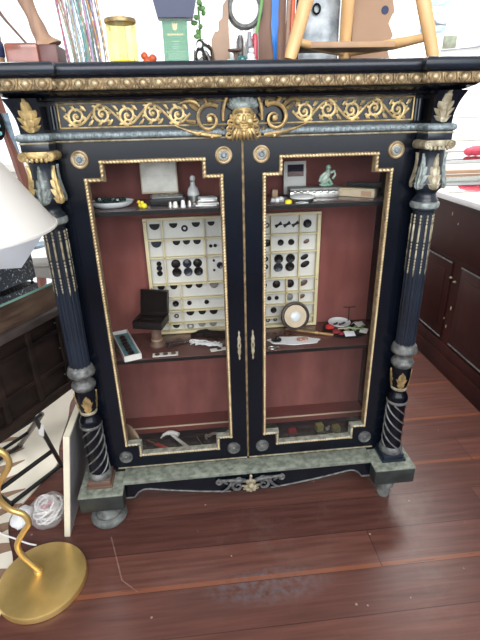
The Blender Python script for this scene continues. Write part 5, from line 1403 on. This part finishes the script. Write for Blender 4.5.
mb = MB(); mb.lathe([(.0005, -.0008), (.011, -.0008), (.011, .0002), (.0005, .0002)], (.447, .2465, T0 + .152), 20, None, 'y'); plabel(mb.build('printed_spot', 'navyblue', t), 'dark blue printed spot')
mb = MB(); mb.tube([(.408 + .010 * math.cos(q), .0, .022 + .012 * math.sin(q)) for q in [2 * PI * i / 20 for i in range(21)]], .003, 6); tag(mb.build('black_loop', 'black'), 'black loop tag hanging on the plastic parcel', 'loop').location = (-.160, .255, T0 + .135)

# ------------------------------------------------------------------ left side: case on a folding stand
dC = Vector((.470, .883, 0)); nC = Vector((.883, -.470, 0)); PC = Vector((-.622, .252, 0))
RC = Matrix((dC, -nC, Vector((0, 0, 1)))).transposed()      # local x along the front (far end = 0), local y into the case
def CX(u, d, z): return PC + RC @ Vector((u, d, 0)) + Vector((0, 0, z))
def cbox(mb, u0, u1, d0, d1, z0, z1, bev=0.):
    mb.box(CX((u0 + u1) / 2, (d0 + d1) / 2, (z0 + z1) / 2), (abs(u1 - u0), abs(d1 - d0), z1 - z0), RC, bev)
t = thing('drawer_chest', 'dark wooden table chest of small drawers with green-edged glass top', 'chest', tuple(CX(-.4, .2, .40)))
LU = -.85
mb = MB(); cbox(mb, LU, -.002, .012, .40, .405, .80); cbox(mb, LU, 0, -.004, .40, .400, .432, .004); mb.build('carcass', 'oldwood', t)
mb = MB(); cbox(mb, LU - .01, .004, -.016, .40, .700, .727, .005); mb.build('ledge', 'ledgewood', t)
mb = MB(); cbox(mb, LU, 0, .0, .40, .727, .812, .002); mb.build('top_band', 'oldwood_band', t)
mb = MB(); cbox(mb, LU - .008, .006, -.012, .40, .8125, .8205); mb.build('glass_top', 'glasstop', t)
mb = MB(); cbox(mb, LU, .002, -.0135, -.012, .8130, .8200); mb.build('glass_edge', 'glassedge', t)
mb = MB()
for u in (-.012, -.150, -.290, -.430, -.570, -.710): cbox(mb, u - .011, u + .011, -.001, .014, .432, .700, .003)
for z in (.512, .640): cbox(mb, LU, -.001, .001, .014, z - .008, z + .008, .002)
mb.build('rail', 'oldwood', t)
for i in range(6):
    ua, ub = (-.012, -.150, -.290, -.430, -.570, -.710, -.845)[i + 1], (-.012, -.150, -.290, -.430, -.570, -.710)[i]
    for za, zb in ((.434, .504), (.520, .632), (.648, .699)):
        mb = MB(); cbox(mb, ua + .0115, ub - .0115, .006, .10, za, zb, .002); dw = mb.build('drawer', 'oldwood', t)
        if i == 0: mb = MB(); mb.ball(CX(ub - .018, .003, (za + zb) / 2), .003, 8); mb.build('stud', 'tarnish', dw)
# folding stand
t = thing('folding_stand', 'black tubular steel folding stand under the drawer chest', 'stand', tuple(CX(-.2, .15, 0)))
def st(nm, pts, r=.0085, m='steel'):
    mb = MB(); mb.tube(pts, r, 10); return mb.build(nm, m, t)
F0, F1 = Vector((-.742, .272, .0195)), Vector((-.878, .080, .0195))
H0, H1 = Vector((-.715, .075, .392)), Vector((-.86, -.14, .392))
st('floor_bar', [F0, F1])
st('leg', [F0, H0]); st('leg', [F1, F1.lerp(H1, 1.0)])
st('brace', [F0.lerp(H0, .36), F1.lerp(H1, .36)])
B0, B1 = Vector((-.955, .425, .0195)), Vector((-1.09, .22, .0195)); 
K0, K1 = Vector((-.700, .095, .392)), Vector((-.855, -.125, .392))
st('leg', [B0, K0], .010, 'greysteel'); st('leg', [B1, K1], .010, 'greysteel'); st('floor_bar', [B0, B1], .0085)
st('brace', [B0.lerp(K0, .5), B1.lerp(K1, .5)], .007)
for P_ in (F0, F1, B0, B1):
    mb = MB(); mb.ball(P_, .0125, 10)
    for v_ in mb.bm.verts: v_.co.z = max(v_.co.z, .0068)
    mb.build('rubber_foot', 'black', t)
mb = MB(); mb.box(F0.lerp(H0, .82) + Vector((.006, -.012, 0)), (.004, .020, .050), RC @ rotx(.25)); plabel(mb.build('white_tag', 'paper', t), 'small white tag tied to the leg')
st('top_bar', [H0, H1], .006); st('top_bar', [K0, K1], .006)
# speckled box on the glass, paper on it
t = thing('speckled_box', 'black and white speckled box standing on the glass top', 'box', tuple(CX(-.2, .12, .8206)))
mb = MB(); cbox(mb, -.40, -.018, .055, .20, .829, 1.005, .003); mb.build('body', 'speckle', t)
for u, d in ((-.030, .065), (-.39, .065), (-.030, .19), (-.39, .19)):
    mb = MB(); mb.ball(CX(u, d, .8262), .0058, 10); mb.build('foot', 'black', t)
mb = MB(); rows = []
PA, PB, PC, PD = Vector((-.760, .055, .925)), Vector((-.668, .125, .905)), Vector((-.592, .155, 1.000)), Vector((-.70, .10, 1.06))
for i in range(11):
    u = i / 10; row = []
    for j in range(11):
        w_ = j / 10
        p = PA * (1 - u) * (1 - w_) + PB * u * (1 - w_) + PC * u * w_ + PD * (1 - u) * w_
        row.append(p + Vector((.006, -.010, 0)) * math.sin(u * 3.1) * math.sin(w_ * 3.1))
    rows.append(row)
mb.grid(rows); o = mb.build('paper_sheet', 'thinpaper', None, None, 30)
mod = o.modifiers.new('thickness', 'SOLIDIFY'); mod.thickness = .0008
tag(o, 'white paper sheet folded over the corner of speckled box', 'paper')

# floor lamp
LXc, LYc = -.672, -.243
t = thing('floor_lamp', 'brass floor lamp with wavy stem, round base and white cone shade', 'lamp', (LXc, LYc, 0))
mb = MB(); mb.lathe([(.001, 0), (.128, 0), (.131, .003), (.131, .019), (.1295, .0225), (.126, .024), (.02, .0245), (.001, .0245)], (LXc, LYc, 0), 72); mb.build('base', 'brass', t)
SP = [(-.690, .024), (-.690, .035), (-.703, .062), (-.725, .108), (-.727, .150), (-.700, .196), (-.677, .232), (-.686, .266), (-.718, .290), (-.738, .330), (-.733, .374), (-.709, .412), (-.684, .452), (-.689, .488), (-.716, .520), (-.735, .565), (-.726, .61), (-.702, .655), (-.690, .70), (-.704, .76), (-.722, .82), (-.716, .88), (-.700, .94), (-.700, 1.02), (-.700, 1.30)]
mb = MB(); mb.tube(catmull([(x, -.222, z) for x, z in SP], 6), .0088, 14); mb.build('stem', 'brass', t)
mb = MB(); mb.lathe([(.009, .0), (.013, .0), (.013, .006), (.009, .009)], (-.690, -.222, .024), 20); mb.build('collar', 'brass', t)
mb = MB(); mb.lathe([(.250, 1.092), (.2515, 1.093), (.104, 1.318), (.1025, 1.3175), (.249, 1.0925)], (-.700, -.222, 0), 72, None, 'z', False); mb.build('shade', 'shade', t)
mb = MB(); mb.lathe([(.2475, 1.091), (.2525, 1.091), (.2525, 1.0955), (.2475, 1.0965)], (-.700, -.222, 0), 72, None, 'z', False); mb.build('shade_rim', 'shade', t)
mb = MB(); mb.ball((-.700, -.222, 1.19), (.03, .03, .04), 14); mb.build('bulb', 'china', t)
mb = MB()
for k in range(3):
    a = 2 * PI * k / 3; mb.tube([(-.700, -.222, 1.290), (-.700 + .112 * math.cos(a), -.222 + .112 * math.sin(a), 1.305)], .003, 6)
mb.build('shade_spider', 'brass', t)

# leaning board
t = thing('leaning_board', 'cream-edged flat board leaning against the left base of cabinet', 'board', (-.64, .1, 0))
A0, A1 = Vector((-.640, 0, 0)), Vector((-.572, 0, .419)); up = (A1 - A0).normalized(); sd = Vector((up.z, 0, -up.x))
ym, yM = -.077, .235
mb = MB()
poly = [A0 - sd * .0095, A0 + sd * .0095, A1 + sd * .0095, A1 - sd * .0095]
mb.prism([Vector((p.x, ym, max(p.z, 0))) for p in poly], (0, yM - ym, 0)); mb.build('panel', 'board', t)
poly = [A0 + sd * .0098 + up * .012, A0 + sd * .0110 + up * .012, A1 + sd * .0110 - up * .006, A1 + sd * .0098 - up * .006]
mb = MB(); mb.prism([Vector((p.x, ym + .004, p.z)) for p in poly], (0, yM - ym - .008, 0)); plabel(mb.build('face', 'boardface_shaded', t), 'board face turned to the cabinet, shade painted grey')

# rug, bag, cord
def rugpt():
    base = [(-.752, 1.25), (-.785, .95), (-.82, .78), (-.80, .62), (-.790, .42), (-.768, .31), (-.80, .21), (-.842, .095), (-.865, .03), (-.84, -.06), (-.80, -.14), (-.77, -.24), (-.775, -.36), (-.85, -.50), (-1.1, -.62), (-1.6, -.55), (-1.9, -.1), (-1.85, .6), (-1.6, 1.2), (-1.1, 1.4)]
    P_ = catmull([(x, y, 0) for x, y in base + base[:1]], 5); return P_[:-1]
mb = MB(); mb.prism([Vector((p.x, p.y, .0005)) for p in rugpt()], (0, 0, .006))
tag(mb.build('hide_rug', 'rug'), 'cream animal hide rug with brown stripes on the floor', 'rug')
t = thing('bag_of_lights', 'clear plastic bag of white string lights beside the brass base', 'bag', (-.725, .0, 0))
mb = MB(); rows = []
for i in range(13):
    v_ = i / 12; row = []
    for j in range(26):
        a = 2 * PI * j / 26
        rr = (.062 * math.sin(PI * min(.93, .16 + v_ * .80)) ** .55)
        q = Vector((rr * math.cos(a) * 1.0, rr * math.sin(a) * 1.15, .002 + .095 * v_))
        nn = mnoise.noise(q * 34) * .010 * (.3 + v_); q += Vector((math.cos(a) * nn, math.sin(a) * nn, nn * .6 * v_)); q.z = max(q.z, .001)
        row.append(Vector((-.718, .01, 0)) + q)
    rows.append(row)
mb.grid(rows, closed_u=True, cap=True); mb.build('plastic', 'plastic_bag', t, None, 60)
mb = MB(); rnd = random.Random(5)
for k in range(14):
    R = Matrix.Rotation(rnd.uniform(-.7, .7), 3, 'X') @ Matrix.Rotation(rnd.uniform(-.5, .5), 3, 'Y')
    c = Vector((-.718 + rnd.uniform(-.01, .01), .008 + rnd.uniform(-.012, .012), .032 + .0028 * k)); rr = rnd.uniform(.026, .042)
    mb.tube([c + R @ Vector((rr * math.cos(q), rr * 1.1 * math.sin(q), 0)) for q in [2 * PI * i / 24 for i in range(25)]], .0034, 6)
mb.build('string_light', 'cordwhite', t)
for k in range(5):
    mb = MB(); mb.ball((-.722 + .013 * (k % 3), .012 - .016 * (k // 2), .070 + .004 * (k % 2)), (.009, .008, .007), 8); mb.build('bulb', 'pinkplastic' if k % 2 else 'cordwhite', t)
mb = MB(); mb.tube(catmull([(-.93, .0, .0125), (-.87, -.045, .0125), (-.81, -.075, .0120), (-.765, -.095, .0075), (-.735, -.102, .0035)], 5), .003, 7)
tag(mb.build('white_cable', 'cordwhite'), 'white cable running across the floor to the lamp base', 'cable')
t = thing('small_plastic_bag', 'small crumpled white plastic bag left of the string lights', 'bag', (-.80, -.02, 0))
mb = MB(); rows = []
for i in range(9):
    v_ = i / 8; row = []
    for j in range(20):
        a = 2 * PI * j / 20; rr = .040 * math.sin(PI * min(.92, .2 + v_ * .75)) ** .6
        q = Vector((rr * math.cos(a) * .8, rr * math.sin(a) * 1.2, .009 + .045 * v_)); nn = mnoise.noise(q * 45) * .010
        row.append(Vector((-.812, .005, 0)) + q + Vector((nn, nn, 0)))
    rows.append(row)
mb.grid(rows, closed_u=True, cap=True); mb.build('bag', 'paper', t, None, 60)

# low white table at the left back, with a wooden frame leaning on it
t = thing('white_table', 'long low white table in the left background behind the drawer chest', 'table', (-1.4, 1.3, 0))
mb = MB(); mb.bb(-2.4, -.62, .62, 1.75, .76, .80, .004); mb.build('top', 'siding', t)
for x in (-2.36, -.66):
    for y in (.66, 1.71):
        mb = MB(); mb.bb(x - .03, x + .03, y - .03, y + .03, 0, .76, .003); mb.build('leg', 'siding', t)
mb = MB(); mb.bb(-2.38, -.64, .64, .66, .64, .76, .002); mb.build('apron', 'siding', t)
mb = MB(); mb.box((0, 0, .006), (.20, .07, .010), rotz(.9), .002); tag(mb.build('blue_reflection_slab', 'photo_a'), 'added blue slab standing in for a reflection on the white table', 'reflection').location = (-.80, .85, .8005)  # added slab, its blue stands in for a window reflection
FR = [(-.968, 1.27, .818), (-1.075, 1.27, 1.62), (-1.055, 1.21, 1.30)]
t = thing('slanted_trellis', 'reddish slanted wooden trellis with blue strip behind the lamp shade', 'trellis', FR[0])
a_, b_ = Vector(FR[0]), Vector(FR[1])
mb = MB(); mb.tube([a_, b_], .026, 4); mb.build('upright', 'mahogany_red', t)
dd = Vector((-.62, .0, 0))
mb = MB(); mb.tube([a_ + dd, b_ + dd], .026, 4); mb.build('upright', 'mahogany_red', t)
mb = MB(); mb.tube([a_.lerp(b_, .97), a_.lerp(b_, .97) + dd], .022, 4); mb.build('crossbar', 'mahogany_red', t)
mb = MB(); mb.tube([a_.lerp(b_, .10), a_.lerp(b_, .10) + dd], .022, 4); mb.build('crossbar', 'mahogany_red', t)
mb = MB(); mb.tube([a_.lerp(b_, .42) + Vector((.030, -.026, 0)), a_.lerp(b_, .66) + Vector((.022, -.026, 0))], [.003, .020], 4); plabel(mb.build('blue_strip', 'photo_a', t), 'pale blue tapering strip')
c_ = Vector(FR[2])
t = thing('beaded_pouch', 'dark beaded pouch with red and turquoise studs hanging on the trellis', 'pouch', FR[2])
mb = MB(); mb.ball(c_, (.045, .022, .075), 14); mb.build('pouch', 'blackmatte', t)
mb = MB(); mb.tube([c_ + Vector((0, 0, .07)), c_ + Vector((.01, .0, .22))], .004, 6); mb.build('strap', 'blackmatte', t)
for i, (dx, dz, m_) in enumerate(((.016, .030, 'red'), (.022, -.006, 'bead10'), (.004, -.028, 'silver'), (.022, -.040, 'bead10'))):
    mb = MB(); mb.ball(c_ + Vector((dx, -.020, dz)), (.010, .007, .010), 8); mb.build('stud', m_, t)

# ------------------------------------------------------------------ right side: showcase counter
CXF = 1.158
t = thing('mahogany_counter', 'dark mahogany showcase counter with pale metal-edged glass top', 'counter', (1.45, .6, 0))
mb = MB(); mb.bb(CXF + .010, 1.85, -.60, 1.76, .0, .895); mb.bb(CXF - .004, 1.85, -.60, 1.76, 0, .10, .004)
mb.build('carcass', 'mahogany', t)
mb = MB(); mb.bb(CXF, CXF + .012, -.60, 1.76, .635, .895, .002); mb.build('frieze_board', 'mahogany', t)
mb = MB(); mb.bb(CXF - .002, CXF + .012, -.60, 1.76, .10, .165, .002); mb.build('plinth_rail', 'mahogany', t)
for ya, yb in ((.86, 1.44), (.19, .77), (-.50, .10)):
    mb = MB(); mb.bb(CXF + .003, CXF + .012, ya, yb, .185, .600, .002); d_ = mb.build('door', 'mahogany', t)
    for z_ in (.598, .180):
        mb = MB(); mb.bb(CXF - .003, CXF + .004, ya, yb, z_, z_ + .008, .002)
        plabel(mb.build('pale_bead', 'tarnish', d_), 'pale worn bead along the door edge')
    mb = MB(); mb.bb(CXF - .001, CXF + .004, ya + .05, yb - .05, .24, .55, .002); mb.build('raised_panel', 'mahogany', d_)
for y, z in ((.838, .530), (.800, .520)):
    mb = MB(); mb.ball((CXF - .006, y, z), (.009, .008, .006), 10); mb.build('knob', 'gilt_pale', t)
for y, z, r in ((.93, .838, .010), (.80, .375, .012), (.845, .300, .007), (.815, .265, .010), (.865, .80, .007)):
    mb = MB(); mb.ball((CXF - .0005, y, z), (.0012, r * .55, r), 8); mb.build('chip', 'gilt_pale', t)
mb = MB(); mb.bb(CXF - .012, CXF + .020, -.62, 1.765, .896, .925, .003); mb.bb(CXF + .020, 1.87, 1.745, 1.765, .896, .925, .002); mb.build('metal_edge', 'rim_metal', t)
mb = MB(); mb.bb(CXF - .008, CXF + .008, -.61, 1.76, .886, .8955, .002); mb.build('painted_shade_strip', 'black', t)  # black strip stands in for the shade under the metal edge
mb = MB(); mb.bb(CXF + .021, 1.86, -.60, 1.744, .8955, .900); mb.build('display_bed', 'displaywhite', t)
mb = MB(); mb.bb(CXF + .021, 1.86, -.60, 1.744, .918, .924); mb.build('glass_top', 'glasstop', t)
t = thing('white_showcase', 'white framed glass showcase beyond the mahogany counter', 'showcase', (1.7, 2.2, 0))
mb = MB(); mb.bb(1.22, 3.1, 1.80, 2.6, 0, .90, .003); mb.build('body', 'siding', t)
mb = MB(); mb.bb(1.21, 3.1, 1.772, 1.80, .900, .945, .003); mb.build('wood_strip', 'tan', t)
mb = MB()
for x in (1.22, 3.08): mb.bb(x, x + .02, 1.80, 1.82, .90, .990); mb.bb(x, x + .02, 2.58, 2.6, .90, .990)
mb.bb(1.22, 3.1, 1.80, 1.82, .990, 1.005); mb.bb(1.22, 3.1, 2.58, 2.6, .990, 1.005); mb.bb(1.22, 1.24, 1.82, 2.58, .990, 1.005); mb.build('frame', 'rim_metal', t)
mb = MB(); mb.bb(1.24, 3.08, 1.808, 1.812, .90, .990); mb.bb(1.24, 3.08, 1.82, 2.58, 1.0055, 1.0115); mb.build('pane', 'clear', t)
mb = MB(); mb.ball((0, 0, .035), (.07, .05, .035), 12); mb.ball((.06, .01, .045), (.05, .05, .03), 12); mb.ball((-.05, .0, .03), (.04, .04, .03), 12)
tag(mb.build('red_cloth', 'redthing'), 'crumpled red cloth lying on the white showcase', 'cloth').location = (1.90, 2.02, 1.0118)
# prints on the back wall
for i, (x0, x1, z0, z1, m, lab) in enumerate(((1.80, 2.04, 2.09, 2.30, 'photo_a', 'blue grey landscape print highest on the white wall'), (1.815, 2.04, 1.905, 2.005, 'photo_a', 'blue grey landscape print in the middle of white wall'), (2.03, 2.15, 1.79, 1.885, 'photo_b', 'small green and brown print lowest on the white wall'))):
    t = thing('wall_print', lab, 'print', ((x0 + x1) / 2, 2.99, z0), 'prints on the white wall')
    mb = MB(); mb.bb(x0 - .004, x1 + .004, 2.990, 2.9955, z0 - .004, z1 + .004); mb.build('mount', 'white', t)
    mb = MB(); mb.bb(x0, x1, 2.988, 2.9905, z0, z1); mb.build('picture', m, t)
    if i == 1:
        mb = MB(); mb.tube([(x0 + .01, 2.987, z0 + .05), (x0 + .06, 2.987, z0 + .075), (x0 + .10, 2.987, z0 + .10), (x0 + .14, 2.987, z0 + .07), (x1 - .01, 2.987, z0 + .06)], [.004, .008, .012, .010, .003], 6); mb.build('figure_shape', 'greybottle', t)
mb = MB(); mb.tube([(1.96, 2.985, 1.775), (2.30, 2.985, 1.80), (2.52, 2.985, 1.84)], [.005, .008, .018], 8); tag(mb.build('grey_pennant', 'greybottle'), 'thin grey pennant hung flat on the white wall', 'pennant')

# ------------------------------------------------------------------ light
w = bpy.data.worlds.new('daylight'); scene.world = w; w.use_nodes = True
w.node_tree.nodes['Background'].inputs['Color'].default_value = (.92, .96, 1.0, 1)
w.node_tree.nodes['Background'].inputs['Strength'].default_value = 1.6
def area(name, loc, size, size_y, power, col, rot):
    l = bpy.data.lights.new(name, 'AREA'); l.shape = 'RECTANGLE'; l.size = size; l.size_y = size_y; l.energy = power; l.color = col
    o = bpy.data.objects.new(name, l); COL.objects.link(o); o.location = loc; o.rotation_euler = rot
    return o
area('front_window_fill', (-.5, -3.12, 1.85), 5.2, 1.6, 120, (.95, .98, 1.0), (math.radians(90), 0, 0))  # added fill light inside the unseen front windows, brightens the cabinet contents
area('front_overhead_fill', (.2, -2.2, 2.7), 3.0, .5, 55, (1, .97, .93), (math.radians(38), 0, 0))  # added overhead fill for the cabinet front, stands for no known fixture
area('left_back_fill', (-1.7, 1.3, 2.9), 1.4, .4, 60, (1, .98, .95), (0, 0, 0))  # added light to brighten the white table, no known fixture there
area('back_wall_fill', (1.6, 2.0, 2.85), 2.4, .4, 105, (1, .98, .95), (math.radians(18), 0, 0))  # added light that washes the back wall white, not a known fixture

# ------------------------------------------------------------------ camera
cam = bpy.data.cameras.new('camera'); co = bpy.data.objects.new('camera', cam); COL.objects.link(co)
cam.sensor_fit = 'VERTICAL'; cam.sensor_height = 24; cam.lens = 24 * 456.683 / 640
cam.clip_start = .05
yaw, pitch, roll = math.radians(-5.33379), math.radians(24.07558), math.radians(-1.38617)
fwd = Vector((-math.sin(yaw) * math.cos(pitch), math.cos(yaw) * math.cos(pitch), -math.sin(pitch)))
r_ = Vector((math.cos(yaw), math.sin(yaw), 0)); u_ = r_.cross(fwd)
r2 = r_ * math.cos(roll) + u_ * math.sin(roll); u2 = -r_ * math.sin(roll) + u_ * math.cos(roll)
mw = Matrix((( r2.x, u2.x, -fwd.x, -.1356), (r2.y, u2.y, -fwd.y, -1.2674), (r2.z, u2.z, -fwd.z, 1.3112), (0, 0, 0, 1)))
co.matrix_world = mw
scene.camera = co
vs = scene.view_settings
vs.view_transform = 'Standard'; vs.look = 'None'; vs.gamma = 1; vs.exposure = 0.0; vs.use_curve_mapping = False
